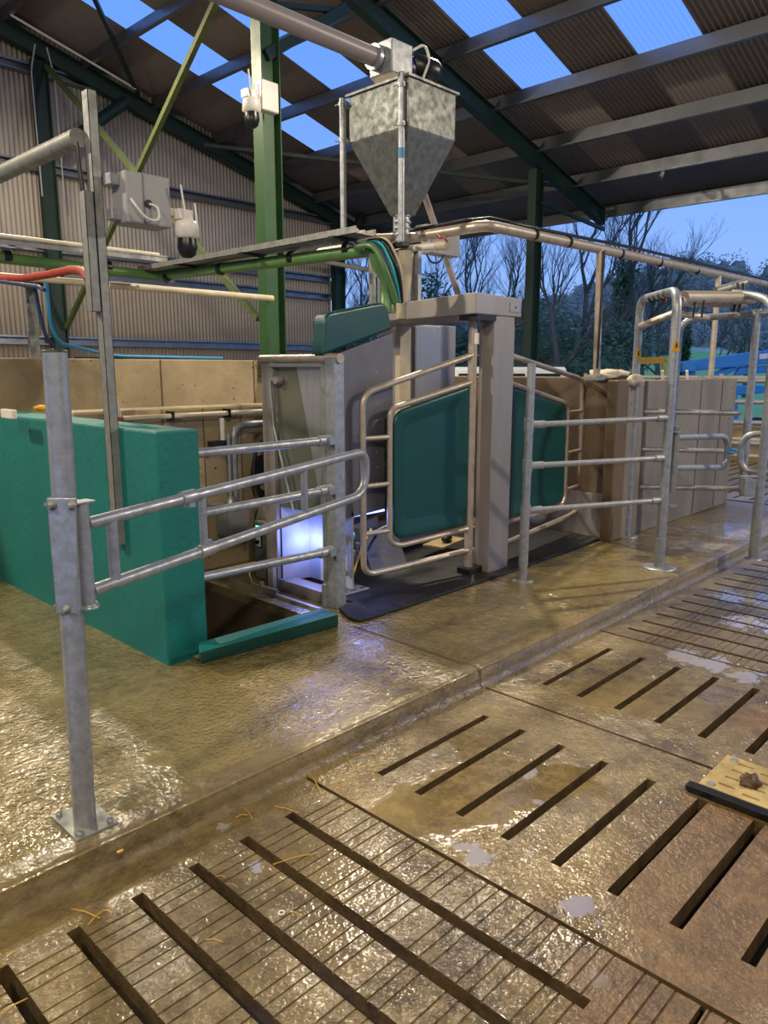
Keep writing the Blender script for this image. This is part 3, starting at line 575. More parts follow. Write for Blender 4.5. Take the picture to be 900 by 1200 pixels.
# facet: frosted panel and pale sheet standing in for its diagonal reflection
mb = MB(); mb.prism([(3.335,3.75,.62),(3.335,4.27,.62),(3.335,4.27,1.63),(3.335,4.02,1.63)], (.012,0,0)); mb.build('frosted_panel', smoky, rt)
mb = MB(); mb.prism([(3.326,3.75,.62),(3.326,3.79,.62),(3.326,4.04,1.63),(3.326,3.75,1.63)], (.008,0,0)); mb.build('reflection_wedge', stain_lt, rt)
MB().box(3.29,3.36,3.74,4.30,1.61,1.635).build('panel_cap', stain_lt, rt, .004)
t2 = MB().lathe((3.33,4.22,1.52), [(.035,0),(.035,.03),(.025,.05)], 18, (-1,0,0)).build('knob', stain, rt)
MB().tube(fillet([(3.29,4.22,1.53),(3.29,4.285,1.52),(3.29,4.26,1.2),(3.29,4.06,.62)], .04, 5), .008, 8).build('thin_pipe', galv, rt)
# lower lit chamber
mb = MB(); mb.box(3.55,3.565,3.74,4.40,.06,.62); mb.prism([(3.34,4.26,.06),(3.56,4.20,.06),(3.56,4.20,.62),(3.34,4.26,.62)], (.006,.012,0)); mb.build('inner_plate', mat('matt_lit_steel', rgb(190,190,196), .65, .2, rgb(168,168,176), 5, .6), rt)
MB().box(3.30,3.42,3.76,4.26,.0,.085).build('sill', stain, rt, .004)
MB().box(3.26,3.30,3.70,3.74,.0,.16).build('sill_bracket', galv, rt, .004)
mb = MB(); mb.box(3.17,3.20,3.6,5.0,0,.02); mb.box(3.24,3.27,4.25,4.31,.0,.2); mb.tube([(3.2,4.15,.03),(3.2,4.32,.03),(3.22,4.36,.05)], .018, 8); mb.tube([(3.2,4.36,.03),(3.19,4.44,.04),(3.21,4.5,.10),(3.25,4.46,.16)], .008, 6); mb.build('floor_hinge', tube_m, rt)
# switch cabinet behind
mb = MB(); mb.box(3.34,3.62,4.43,4.60,.03,.47); cab = mb.build('switch_cabinet', stain, rt, .008)
MB().box(3.33,3.342,4.50,4.565,.27,.45).build('switch_plate', black_pl, cab, .003); MB().box(3.326,3.332,4.508,4.557,.39,.44).build('indicator_light', led_green, cab); MB().box(3.326,3.332,4.508,4.557,.28,.375).build('switch_label', screen_m, cab)
MB().lathe((3.33,4.533,.315), [(.016,0),(.016,.02)], 12, (-1,0,0)).build('switch_button', black_pl, cab)
mb = MB(); prof = [(.0,.05),(.14,.05),(.16,.35),(.13,.50),(.05,.56),(.0,.57)]
mb.prism([(3.45,4.62+a_,b_) for a_, b_ in prof], (.35,0,0)); mb.build('rear_hood', teal_pl, rt, .02)
mb = MB(); mb.prism([(3.44,4.62,.46),(3.44,4.72,.44),(3.44,4.66,.57),(3.44,4.46,.58),(3.44,4.44,.50)], (.36,0,0)); mb.build('hood_top', cream_pl, rt, .01)
# riveted side panel with teal cap
yp = 3.74
def PR(x, z, y=yp): return (x, y, z)
zb = lambda x: 1.665+(x-3.33)*.29
mb = MB(); pts = [PR(3.36,.66),PR(3.42,.60),PR(3.56,.58),PR(3.93,.60),PR(3.965,1.2),PR(3.965,zb(3.965)),PR(3.34,zb(3.34))]; mb.prism(pts, (0,.03,0)); pan = mb.build('riveted_panel', rivet_m, rt, .003)
mb = MB()
for k in range(10): mb.lathe((3.405,yp,.75+.105*k), [(.006,0),(.003,.004)], 8, (0,-1,0)); mb.lathe((3.80,yp,.8+.11*k), [(.006,0),(.003,.004)], 8, (0,-1,0))
mb.build('rivets', stain_lt, pan)
capp = fillet([V((3.285,yp,zb(3.28)+.035)),V((3.31,yp,1.945)),V((3.88,yp,2.055)),V((3.94,yp,zb(3.94)+.03))], [.06,.07], 6)
mb = MB(); mb.prism([p+V((0,-.02,0)) for p in capp], (0,.12,0)); mb.build('teal_cap', teal_pl, rt, .018, 4)
# column, beam, hinge tubes
mb = MB(); mb.box(4.69,4.95,3.39,3.53,.0,1.985); mb.build('end_column', stain, rt, .006)
mb = MB(); mb.hexa([(4.44,3.38,1.985),(5.02,3.38,1.985),(5.02,4.95,1.955),(4.44,4.95,1.955)], [(4.44,3.38,2.135),(5.02,3.38,2.125),(5.02,4.95,2.07),(4.44,4.95,2.07)]); bm_ = mb.build('top_beam', stain, rt, .008)
MB().box(4.86,4.98,3.374,3.38,2.02,2.09).build('beam_cover', stain_lt, bm_); MB().lathe((4.93,3.374,2.055), [(.008,0),(.006,.004)], 8, (0,-1,0)).build('bolt', black_pl, bm_)
mb = MB(); mb.box(4.47,4.70,3.385,3.55,1.945,1.985); mb.box(4.95,5.03,3.385,3.50,1.93,1.985); mb.build('rubber_block', black_pl, rt)
hx, hy = 4.60, 3.52
MB().tube([(hx,hy,.02),(hx,hy,1.97)], .034, 20).build('hinge_tube', tube_m, rt)
MB().box(hx-.08,hx+.12,hy-.07,hy+.05,.02,.07).build('foot_block', black_pl, rt, .006)
MB().tube([(5.06,3.50,.02),(5.06,3.50,1.95)], .028, 18).build('hinge_tube', tube_m, rt)
mb = MB(); mb.box(hx-.03,hx+.03,hy-.036,hy-.034,1.78,1.86); mb.build('paper_label', screen_m, rt)
# gate 1
def mgate(base, deg, sgn, pts_out, pts_in, ties, name, panel, zz=0):
    a = R(deg); d = V((math.cos(a), math.sin(a), 0))*sgn; nrm = V((-d[1], d[0], 0))
    P = lambda u, z: V((base[0],base[1],0))+d*u+V((0,0,z))
    g = MB().tube(fillet([P(u,z) for u,z in pts_out], [.14]*(len(pts_out)-2), 8), .0225, 16).build(name, tube_m, rt)
    MB().tube(fillet([P(u,z) for u,z in pts_in], [.12]*(len(pts_in)-2), 8), .02, 16).build('inner_frame', tube_m, g)
    for (u0,u1,z) in ties: MB().tube([P(u0,z),P(u1,z)], .017, 12).build('tie_bar', tube_m, g)
    f = fillet([P(u,z) for u,z in panel], [.02,.1,.1,.02], 5) if False else None
    corners = [P(u,z) for u,z in panel]
    loop = []
    n = len(corners)
    for i in range(n):
        p_, q_, r_ = corners[i-1], corners[i], corners[(i+1)%n]; rr = .09 if i in (1,2) else .015
        A = q_+(p_-q_).normalized()*rr; B = q_+(r_-q_).normalized()*rr
        for k in range(6): t_ = k/5; loop.append(A*(1-t_)**2+q_*2*t_*(1-t_)+B*t_*t_)
    # dished plastic sheet: rim, shallow step, hollow centre
    cen = sum(loop, V((0,0,0)))/len(loop); m = len(loop); mb = MB(); rings = []
    for s_, dd in ((1,-.012),(1,.008),(.95,.010),(.86,.004),(.74,-.012),(.5,-.016),(.02,-.016)):
        rings += [cen+(p-cen)*s_+nrm*(-dd*sgn) for p in loop]
    nr = 7
    mb.add(rings, [(r_*m+k, r_*m+(k+1)%m, (r_+1)*m+(k+1)%m, (r_+1)*m+k) for r_ in range(nr-1) for k in range(m)], True)
    mb.add(loop and [p+nrm*(.012*sgn) for p in loop], [tuple(range(m))])
    MB.build(mb, 'teal_panel', teal_pl, g)
    mb = MB()
    for z in (pts_out[0][1], pts_out[-1][1], pts_in[0][1], pts_in[-1][1]): mb.tube([P(-.06,z),P(.04,z)], .012, 8)
    mb.build('hinge_lug', tube_m, g)
    return g
mgate((4.59,3.515), -9, -1, [(0,1.70),(.82,1.485),(1.01,1.43),(1.005,.165),(.80,.168),(0,.20)],
      [(0,1.50),(.73,1.335),(.775,1.30),(.775,.37),(.68,.335),(0,.375)],
      [(.775,1.0,1.13),(.775,1.0,.80),(.775,1.0,.46)], 'entry_gate', [(.03,1.47),(.74,1.30),(.74,.385),(.03,.405)])
mgate((5.10,3.52), 7, 1, [(0,1.70),(1.20,1.535),(1.47,1.50),(1.53,.23),(1.30,.20),(0,.17)],
      [(0,1.485),(1.05,1.30),(1.15,1.26),(1.18,.36),(1.05,.31),(0,.35)],
      [(1.15,1.48,1.20),(1.16,1.49,.82),(1.17,1.50,.47)], 'exit_gate', [(.03,1.455),(1.11,1.265),(1.13,.36),(.03,.375)])
# rear cabinets seen above the gate
mb = MB(); mb.box(5.02,5.06,4.55,4.62,.0,1.99); mb.build('rear_channel', black_pl, rt)
mb = MB(); mb.box(5.11,5.48,4.55,5.0,.05,1.985); mb.build('tall_cabinet', stain_lt, rt, .02)
mb = MB(); mb.box(5.49,5.72,4.58,5.0,.05,1.99); mb.build('tall_cabinet', stain, rt, .006)
MB().box(4.86,5.0,4.5,4.56,.0,1.99).build('tan_upright', cream_pl, rt, .004)
mb = MB(); mb.prism([(4.3,4.47,.06),(5.9,4.50,.06),(5.9,4.55,.28),(4.3,4.52,.28)], (0,.02,0)); mb.build('kick_plate', stain, rt)
# blue lit box, arm and hoses
mb = MB(); mb.prism([(3.98,3.95,.03),(4.42,4.0,.03),(4.42,4.16,.36),(4.02,4.12,.30)], (0,.02,0)); mb.build('arm_cover', stain_lt, rt, .004)
mb = MB(); mb.box(4.0,4.16,4.12,4.3,.55,.95); mb.box(4.02,4.20,4.12,4.3,.36,.54); mb.build('arm_column', stain_lt, rt, .004)
MB().tube([(3.60,4.0,.52),(4.25,4.15,.53)], .085, 20).build('arm_cylinder', black_pl, rt); MB().box(3.9,4.3,3.95,4.2,.60,.66).build('arm_plate', black_pl, rt, .004)
mb = MB(); mb.box(3.43,3.52,3.80,3.9,.52,.60); mb.tube(fillet([(3.44,3.82,.55),(3.46,3.80,.3),(3.5,3.8,.2)], .05), .012, 8); mb.build('arm_hose', teal_hose, rt)
MB().tube(fillet([(3.48,3.80,.50),(3.50,3.79,.22),(3.60,3.80,.12),(3.75,3.85,.3),(3.9,3.9,.42)], .08), .009, 8).build('arm_hose', yellow_m, rt)
MB().tube(fillet([(3.50,3.82,.45),(3.52,3.8,.18),(3.62,3.82,.10),(3.8,3.85,.28),(3.95,3.9,.36)], .08), .010, 8).build('arm_hose', black_pl, rt)
MB().tube([(3.48,3.84,.40),(3.68,3.88,.41)], .035, 12).build('teat_cup_ring', teal_hose, rt)
mb = MB()
for k in range(7): mb.obox((3.66+.05*(k%4),3.9+.03*(k//4),.22+.05*(k%3)), (.03,.04,.04), k)
mb.build('teat_cup_parts', stain, rt, .004)
mb = MB(); mb.box(3.46,3.72,3.74,3.92,.025,.036); fp = mb.build('foot_grid', galv, rt, .003)
mb = MB()
for k in range(6): mb.box(3.48+.09*(k%3),3.53+.09*(k%3),3.765+.08*(k//3),3.785+.08*(k//3),.036,.038)
mb.build('grid_slots', black_pl, fp)
mb = MB(); mb.obox((4.95,4.05,.12),(.42,.2,.02), .2); mb.build('feed_scraps_tray', cream_mat, rt, .004); MB().blob((4.93,4.0,.16), .06, 10, .4, 3, (1,.6,.7)).build('bracket_block', black_pl, rt)
MB().box(3.56,3.9,3.76,3.775,.575,.59).build('led_strip', led_blue, rt)
# mat
mb = MB(); n = 30; vs = []
ptm = [(3.19,3.40),(3.19,3.34),(3.22,3.305),(3.28,3.295),(4.9,3.30),(6.45,3.36),(6.45,4.6),(3.62,4.6),(3.62,4.38),(3.44,4.38),(3.44,3.62),(3.27,3.58)]
mb.prism([(a_,b_,.0) for a_, b_ in ptm], (0,0,.024)); tag(mb.build('rubber_mat', black_r, None, .006), 'black textured rubber mat under the milking robot', 'mat')
# ================================================================== HOPPER + AUGERS
t = thing('feed_hopper', 'galvanised funnel-shaped feed hopper on tube legs above the robot', 'hopper', (4.45,4.12,2.1))
x0,x1,y0,y1 = 4.20,4.72,3.82,4.42; zt, zm, zl = 3.60,3.27,2.74; cx, cy = 4.45,4.10
mb = MB(); mb.hexa([(x0,y0,zm),(x1,y0,zm),(x1,y1,zm),(x0,y1,zm)], [(x0,y0,zt),(x1,y0,zt),(x1,y1,zt),(x0,y1,zt)]); mb.build('upper_bin', hopper_m, t, .004)
q = .065; mb = MB(); mb.hexa([(cx-q,cy-q,zl),(cx+q,cy-q,zl),(cx+q,cy+q,zl),(cx-q,cy+q,zl)], [(x0,y0,zm),(x1,y0,zm),(x1,y1,zm),(x0,y1,zm)]); mb.build('funnel', hopper_m, t, .003)
MB().box(x0-.02,x1+.02,y0-.02,y1+.02,zt-.012,zt+.004).build('rim', galv_dull, t)
for (x,y,z1,zb_,lb) in ((4.185,3.87,3.62,2.5,1),(4.17,4.46,3.58,2.55,0),(4.74,4.44,3.55,2.3,0),(4.76,3.90,3.55,2.6,0)):
    if (x,y) == (4.76,3.90): continue
    lg = MB().tube([(x,y,zb_),(x,y,z1)], .024, 18).build('leg', galv, t)
    mb = MB()
    for z in (zt-.06, zm+.02): mb.tube([(x,y,z-.016),(x,y,z+.016)], .030, 18); mb.box(x,x+.07,y-.02,y+.02,z-.012,z+.012); mb.tube([(x-.02,y-.04,z),(x-.02,y+.06,z)], .006, 6)
    mb.build('clamp', galv, lg)
    if lb: MB().tube([(x,y,3.06),(x,y,3.13)], .0252, 18).build('blue_tape', blue_hose, lg)
mb = MB(); mb.tube([(cx,cy,2.52),(cx,cy,2.76)], .055, 20)
for k in range(5): mb.lathe((cx,cy,2.55+.045*k), [(.062,0),(.066,.01),(.062,.02)], 20)
mb.build('outlet_sleeve', galv, t)
mb = MB(); mb.lathe((cx,cy,1.98), [(.045,0),(.05,.1),(.075,.3),(.085,.46),(.09,.50),(.02,.52)], 20); mb.build('downpipe', cream_pl, t)
MB().box(cx+.07,cx+.11,cy-.10,cy-.02,1.98,2.5).build('side_conduit', galv, t)
# drive unit
t = thing('auger_drive', 'zinc gearbox with dark blue motor on the hopper lid', 'motor', (4.4,4.1,3.62))
e = PY(440,76,4.1)
mb = MB(); mb.box(4.20,4.42,3.98,4.20,3.66,3.88); mb.build('gearbox', galv, t, .008)
mb = MB(); mb.hexa([(4.27,4.02,3.60),(4.40,4.02,3.60),(4.40,4.16,3.60),(4.27,4.16,3.60)], [(4.205,3.985,3.66),(4.415,3.985,3.66),(4.415,4.195,3.66),(4.205,4.195,3.66)]); mb.build('chute', cream_pl, t)
MB().tube([(4.42,4.09,3.77),(4.50,4.09,3.77)], .085, 22).build('flange', motor_m, t)
MB().lathe((4.50,4.07,3.80), [(.06,0),(.085,.01),(.085,.20),(.07,.235),(.03,.24)], 22, (1,-.25,-.06)).build('motor', black_pl, t)
MB().tube(fillet([(4.44,4.0,3.86),(4.55,3.98,3.93),(4.60,3.97,3.84),(4.50,3.96,3.66)], .05), .010, 8).build('motor_cable', white_pl, t)
MB().box(4.40,4.72,4.02,4.16,3.60,3.66).build('motor_base', galv, t, .004); MB().box(4.53,4.60,4.01,4.014,3.75,3.81).build('rating_label', screen_m, t)
t = thing('feed_auger', 'long grey auger tube slanting in from the top left to the hopper', 'auger tube', (4.2,4.1,3.75))
MB().tube([(1.6,4.1,3.77),(4.19,4.1,3.765)], .062, 24).build('tube', auger_m, t)
MB().tube([(4.13,4.1,3.765),(4.16,4.1,3.765)], .085, 24).build('flange', stain_lt, t); MB().tube([(4.175,4.1,3.765),(4.20,4.1,3.765)], .085, 24).build('flange', stain_lt, t)
tag(MB().tube([PY(486,195,4.6),PY(538,348,4.3)], .028, 14).build('drop_tube', auger_m), 'pale diagonal drop tube behind the hopper down to the robot beam', 'tube')
# overhead pipe frame
t = thing('overhead_pipe', 'galvanised pipe running over the robot and turning right above the concrete wall', 'pipe', (4.65,3.4,2.62))
MB().tube(fillet([(4.58,5.2,2.60),(4.60,3.42,2.61),(11.2,3.40,2.66)], .10, 8), .04, 18).build('pipe', tube_m, t)
MB().tube([(4.0,4.4,2.55),(4.6,4.05,2.6)], .035, 12).build('branch_pipe', tube_m, t)
MB().tube([V((4.58,5.0,2.655)),V((4.59,4.3,2.66)),V((4.60,3.6,2.665)),V((4.66,3.44,2.668)),V((5.3,3.42,2.67)),V((7.0,3.41,2.70)),V((11.2,3.40,2.71))], .014, 8).build('cable', black_pl, t)
mb = MB()
for (x,y,z) in ((4.59,4.6,2.61),(4.60,4.0,2.61)): mb.tube([(x,y-.01,z),(x,y+.01,z)], .046, 16)
for x in (5.2,5.7,6.6,7.4,8.3): mb.tube([(x-.01,3.41,2.62),(x+.01,3.41,2.62)], .046, 16)
mb.build('cable_ties', black_pl, t)
for (x,z0) in ((6.22,1.52),(8.92,1.49)):
    l_ = MB().tube([(x if x > 7 else 6.6-.33,3.40,z0),(x,3.40,2.62)], .032, 16).build('support_post', tube_m, t)
    MB().box(x-.07,x+.10,3.34,3.46,z0-.02,z0+.012).build('foot_plate', galv_dull, l_)
mb = MB(); mb.tube([(6.20,3.36,1.6),(6.22,3.36,2.6)], .01, 6); mb.build('cable', black_pl, t)
t = thing('wash_pipe', 'short white pipe with red wire and tap under the overhead pipe', 'pipe', (4.6,3.95,2.5))
MB().tube([PX(452,294,4.5),PX(512,288,4.5)], .026, 12).build('pipe', white_pl, t); MB().tube([PX(512,288,4.5),PX(526,287,4.5)], .034, 12).build('tap', cream_pl, t)
MB().tube(fillet([PX(512,275,4.5),PX(516,280,4.49),PX(520,277,4.48),PX(524,284,4.48)], .03), .008, 6).build('red_wire', red_m, t)
t = thing('junction_box', 'pale grey junction box pair hanging behind the overhead pipe', 'electrical box', (5.0,4.1,2.55))
a1 = PY(495,266,4.3); a2 = PY(528,300,4.3)
MB().box(a1[0],a2[0]-.08,4.25,4.38,a1[2]-.06,a1[2]+.02).build('enclosure', grey_box, t, .006); MB().box(a1[0],a2[0],4.2,4.32,a2[2]-.02,a2[2]+.16).build('enclosure', grey_box, t, .006)
MB().tube(fillet([PY(500,298,4.2),PY(505,308,4.2),PY(515,308,4.2),PY(520,299,4.2)], .05), .008, 6).build('cable', black_pl, t)
t = thing('hose_bundle', 'bundle of dark and teal hoses dropping from the pipeline end to the robot', 'hose', (4.1,3.9,2.4))
for k, (m_, r_) in enumerate(((green_pipe,.022),(dkblue,.016),(teal_hose,.012),(black_pl,.018),(cream_pl,.01))):
    dx = .028*k
    MB().tube(fillet([PX(420+4*k,289-2*k,3.94+dx),PX(438+4*k,286-2*k,3.94+dx),PX(450+5*k,312,3.97+dx),PX(460+3*k,338,4.05+dx),PX(464+2*k,354,4.1+dx)], .12, 6), r_, 10).build('hose', m_, t)
t = thing('beam_fittings', 'small yellow and green fittings at the back end of the robot beam', 'fitting', (4.46,4.4,2.1))
MB().tube([PX(464,338,4.4),PX(464,354,4.4)], .012, 8).build('yellow_valve', yellow_m, t); MB().tube([PX(459,352,4.4),PX(459,360,4.4)], .03, 10).build('green_cap', green_pipe, t)
bx = [PX(452,293,4.55),PX(430,292,4.3)]
t = thing('valve_cluster', 'jumble of black clamps where the hopper leg meets the pipes', 'valve', (4.2,4.2,2.5))
mb = MB()
for k in range(9): mb.obox(PX(418+7*k,289-1.4*(k%3),4.15+.03*k), (.05+.02*(k%2),.07,.035), .5*k)
mb.build('clamps', black_pl, t, .004); MB().tube(fillet([PX(400,296,4.0),PX(408,284,4.0),PX(414,283,4.0),PX(418,292,4.0)], .05), .007, 6).build('wire', white_pl, t)
tag(MB().tube([PY(368,304,12.9),PY(436,317,12.9)], .05, 10).build('gutter_pipe', cream_pl), 'pale pipe crossing the open gable bay behind the pipeline bend', 'pipe')
for k,(px_,lab) in enumerate(((437,'left thin grey post behind the teal cap of the robot'),(447,'right thin grey post behind the teal cap of the robot'))):
    a_ = PY(px_,358,5.0); b_ = PY(px_-1,300,5.0); a_.z = 1.9; tag(MB().bar(a_, b_, .045, .045).build('slim_post', galv_dull), lab, 'post')
# ================================================================== RIGHT SIDE FENCES
def foot(mb, x, y, r=.1): mb.lathe((x,y,.0), [(r,0),(r,.006),(r*.7,.012)], 28)
t = thing('rail_panel', 'three-rail galvanised barrier between slim post and arch post in front of exit gate', 'railing', (4.77,3.115,0))
MB().tube([(4.765,3.118,0),(4.775,3.112,1.64)], .031, 20).build('post', galv, t); mb = MB(); foot(mb,4.765,3.118,.085); mb.build('foot_plate', galv_dull, t)
mb = MB(); mb.tube([(4.765,3.118,.57),(4.765,3.118,.12)], .036, 20)
for z in (1.19,.885,.545): mb.tube([(4.77,3.115,z-.045),(4.77,3.115,z+.045)], .037, 18)
mb.build('post_sleeve', galv, t)
for (z0,z1) in ((1.19,1.218),(.885,.90),(.545,.558)):
    a_ = V((4.79,3.105,z0)); b_ = V((5.83,2.545,z1)); r_ = MB().tube([a_,b_], .021, 16).build('rail', galv, t)
    d_ = (b_-a_).normalized(); mb = MB(); mb.tube([a_,a_+d_*.11], .028, 16); mb.tube([b_-d_*.08,b_], .028, 16); mb.build('sleeve', galv, r_)
# arch
p2 = V((5.859,2.529,0)); p3 = V((6.77,3.27,0)); p4 = V((6.695,2.069,0))
t = thing('sorting_arch', 'galvanised hoop arch with thick crossbar and warning stickers over the sorting gates', 'arch', (6.3,2.6,0))
hz = 2.19
path = fillet([p2,p2+V((0,0,hz)),p3+V((0,0,hz+.03)),p3], [.17,.17], 10)
path = [p if p.z > .03 else V((p.x,p.y,.0)) for p in path]
MB().tube(path, .036, 20).build('hoop', galv, t)
mb = MB()
for p in (p2,p3): mb.tube([p,p+V((0,0,.60))], .040, 20); foot(mb,p.x,p.y,.14 if p is p2 else .11)
for p in (p2,p3): mb.box(p.x-.05,p.x-.02,p.y-.02,p.y+.02,.05,.25)
mb.build('foot_sleeve', galv, t)
a_ = p2.lerp(p3,.2)+V((0,0,2.12)); b_ = V((7.42,1.98,2.26)); b_ = PD(882,349,6.9)
a_ = PD(800,349,6.15)
MB().tube([a_,b_], .055, 20).build('crossbar', tube_m, t)
MB().tube([a_+V((-.06,0,-.03)),b_+V((.1,.12,-.035))], .04, 16).build('crossbar', tube_m, t)
MB().tube(fillet([b_+V((-.2,.1,.03)),PD(896,348,6.6),p4+V((0,0,2.05)),p4+V((0,0,1.2)),p4], [.15,.2,.1], 8), .036, 18).build('far_hoop_leg', galv, t)
MB().tube([p3+V((-.02,-.03,1.985)),p2+V((.02,.03,2.02)),PD(828,372,6.6)], .030, 14).build('brace_rail', tube_m, t)
MB().tube([PD(838,341,6.9),PD(873,331,7.0)], .035, 14).build('loose_tube', galv_dull, t)
mb = MB()
for k in range(4):
    u = .25+.13*k; c_ = p2.lerp(p3,u)+V((0,0,hz+.005)); d_ = (p3-p2).normalized(); mb.tube([c_-d_*.006,c_+d_*.006], .039, 16)
for px_ in (860,866): mb.tube([PD(px_+4,332,6.85),PD(px_+6,338,6.82),PD(px_-1,366,6.82)], .010, 6)
for px_ in (812,822): mb.tube([PD(px_+3,352,6.2),PD(px_,372,6.2)], .008, 6)
mb.build('cable_ties', black_pl, t)
MB().obox(p2.lerp(p3,.42)+V((0,-.04,2.16)), (.03,.02,.03)).build('red_tag', red_m, t)
for p in (p2,p3):
    z = 1.78 if p is p2 else 1.74; cdir = V((-FW[0],-FW[1],0)); rdir = V((RT[0],RT[1],0)); c_ = p+cdir*.037+V((0,0,z))
    st = MB().prism([c_+rdir*-.034+V((0,0,-.05)),c_+rdir*.034+V((0,0,-.05)),c_+V((0,0,.065))], cdir*.003).build('warning_sticker', yellow_m, t)
    MB().prism([c_+cdir*.003+rdir*-.006+V((0,0,-.03)),c_+cdir*.003+rdir*.010+V((0,0,-.012)),c_+cdir*.003+rdir*.0+V((0,0,.03)),c_+cdir*.003+rdir*-.004+V((0,0,.0))], cdir*.001).build('lightning_mark', black_pl, st)
mb = MB(); foot(mb, p4.x, p4.y, .07); mb.tube([p4,p4+V((0,0,.5))], .042, 18); mb.build('foot_sleeve', galv, t)
# small loop gates
def loopgate(pts, label, hinge, r_=.025):
    t = thing('loop_gate', label, 'gate', tuple(hinge)); MB().tube(fillet(pts, .13, 8), r_, 16).build('loop_rail', galv, t)
    MB().tube([V(hinge)+V((0,0,.62)),V(hinge)+V((0,0,1.15))], .026, 14).build('hinge_tube', galv_dull, t)
    mb = MB(); mb.box(hinge[0]-.06,hinge[0]+.03,hinge[1]-.03,hinge[1]+.03,1.10,1.115); mb.box(hinge[0]-.06,hinge[0]+.03,hinge[1]-.03,hinge[1]+.03,.50,.515); mb.build('hinge_lug', galv, t); return t
hg = (5.95,2.50,0)
loopgate([V((5.95,2.50,1.06)),V((6.84,2.42,1.02)),V((6.88,2.42,.74)),V((5.95,2.50,.815))], 'small rounded loop gate hinged on the near arch post', hg)
h4 = (6.72,1.99,0)
loopgate([V((7.1,1.45,1.06)),PD(870,508,6.55),PD(866,552,6.55),V((7.1,1.45,.74))], 'rounded loop gate reaching in from the right edge', (7.15,1.40,0), .028)
t = thing('twine_knot', 'blue twine tying the two loop gates together', 'twine', tuple(PD(858,529,6.5)))
MB().tube(fillet([PD(852,530,6.5),PD(858,526,6.48),PD(864,529,6.5),PD(857,532,6.48),PD(852,528,6.5)], .02), .012, 8).build('twine', blue_hose, t)
# tall gate behind
t = thing('tall_gate', 'tall galvanised frame gate with three rails behind the arch', 'gate', tuple(PD(800,600,7.0)))
D0, D1 = 7.35, 7.0
gd = lambda px_: D0+(D1-D0)*(px_-730)/140
P_ = lambda px_, py_: PD(px_, py_, gd(px_))
MB().tube(fillet([P_(783,568),P_(797,374),P_(842,371),P_(906,366)], .22, 8), .031, 16).build('upper_frame', galv, t)
MB().tube([P_(869,577),P_(888,362)], .034, 16).build('end_post', galv, t)
MB().tube(fillet([P_(868,484),P_(732,482),P_(725,525),P_(729,570),P_(868,573)], .13, 8), .025, 16).build('outer_rail', galv, t)
MB().tube([P_(731,526),P_(870,529)], .024, 14).build('middle_rail', galv, t)
mb = MB(); mb.tube([P_(787,500),P_(783,570)], .028, 12); mb.box(*[0]*6) if False else None
mb.build('latch_tube', galv_dull, t)
# latch box on post 4
t = thing('gate_latch', 'steel latch box clamped on the rightmost post', 'latch', (6.6,2.1,.5)); c_ = PD(876,571,6.2)
MB().obox(c_, (.09,.09,.14), R(-46)).build('latch_body', galv, t, .004); MB().obox(c_+V((.0,0,.09)), (.14,.05,.012), R(-46)).build('latch_plate', galv, t)
# sacking on the wall corner
t = thing('sacking', 'pale crumpled sheet lying on top of the wall corner under the support post', 'sheet', (6.6,3.4,1.52))
MB().blob((6.66,3.50,1.54), .16, 20, .25, 2.5, (1.1,1.2,.35)).build('sheet', bag_m, t); MB().blob((6.72,3.25,1.49), .10, 16, .25, 2.5, (1.2,.7,.6)).build('fold', bag_m, t)
# steel sheet at foot of corner wall
tag(MB().box(6.545,6.575,3.40,4.6,.0,.42).build('kick_sheet', stain, None, .003), 'stainless kick sheet along the foot of the corner wall', 'sheet')
tag(MB().lathe(PZ(628,622,.0)+V((0,0,.19)), [(.11,0),(.11,.02),(.08,.03)], 24, (-.7,-.7,.1)).build('round_disc', van_m), 'pale round disc seen under the exit gate beside the column', 'disc')
# ================================================================== SLAT DETAILS
t = thing('plastic_slat_grid', 'cream slotted plastic grid on a black beam at the right edge of the slats', 'grid', (3.1,.9,-.1))
xs_ = [2.95]; ys_ = [.42]; holes = []
for k in range(4):
    for j in range(6): holes.append((2.975+.072*k+(.0 if j%2 else .02), 2.99+.072*k+(.0 if j%2 else .02), .95-.1*j-.035, .95-.1*j+.03))
def fgrid():
    X = sorted({2.945,3.265}|{h for q_ in holes for h in q_[:2]}); Y = sorted({.40,1.04}|{h for q_ in holes for h in q_[2:]})
    def f(i,j):
        cx_, cy_ = (X[i]+X[i+1])/2, (Y[j]+Y[j+1])/2
        for (a_,b_,c_,d_) in holes:
            if a_ < cx_ < b_ and c_ < cy_ < d_: return -.094
        return -.078
    return grid(X, Y, f, -.108)
fgrid().build('grid', cream_mat, t)
MB().box(2.895,2.942,.3,1.075,-.105,-.078).build('edge_beam', black_pl, t, .004)
mb = MB(); mb.lathe((2.972,1.00,-.078), [(.018,0),(.016,.004)], 14); mb.lathe((3.235,1.00,-.078), [(.018,0),(.016,.004)], 14); mb.build('screw_caps', galv, t)
MB().blob((3.09,.885,-.072), .045, 16, .4, 3, (1.1,.8,.6)).build('mud_lump', mud_m, t)
t = thing('washer', 'small pale ring lying on the grooved slats', 'washer', tuple(PZ(330,1071,S)))
cw = PZ(330,1071,S); MB().tube([cw+V((.009*math.cos(k*PI/8),.009*math.sin(k*PI/8),.004)) for k in range(17)], .0035, 6, caps=False).build('ring', white_pl, t)
straws = [((168,767+297),(237,791+297-0)),]
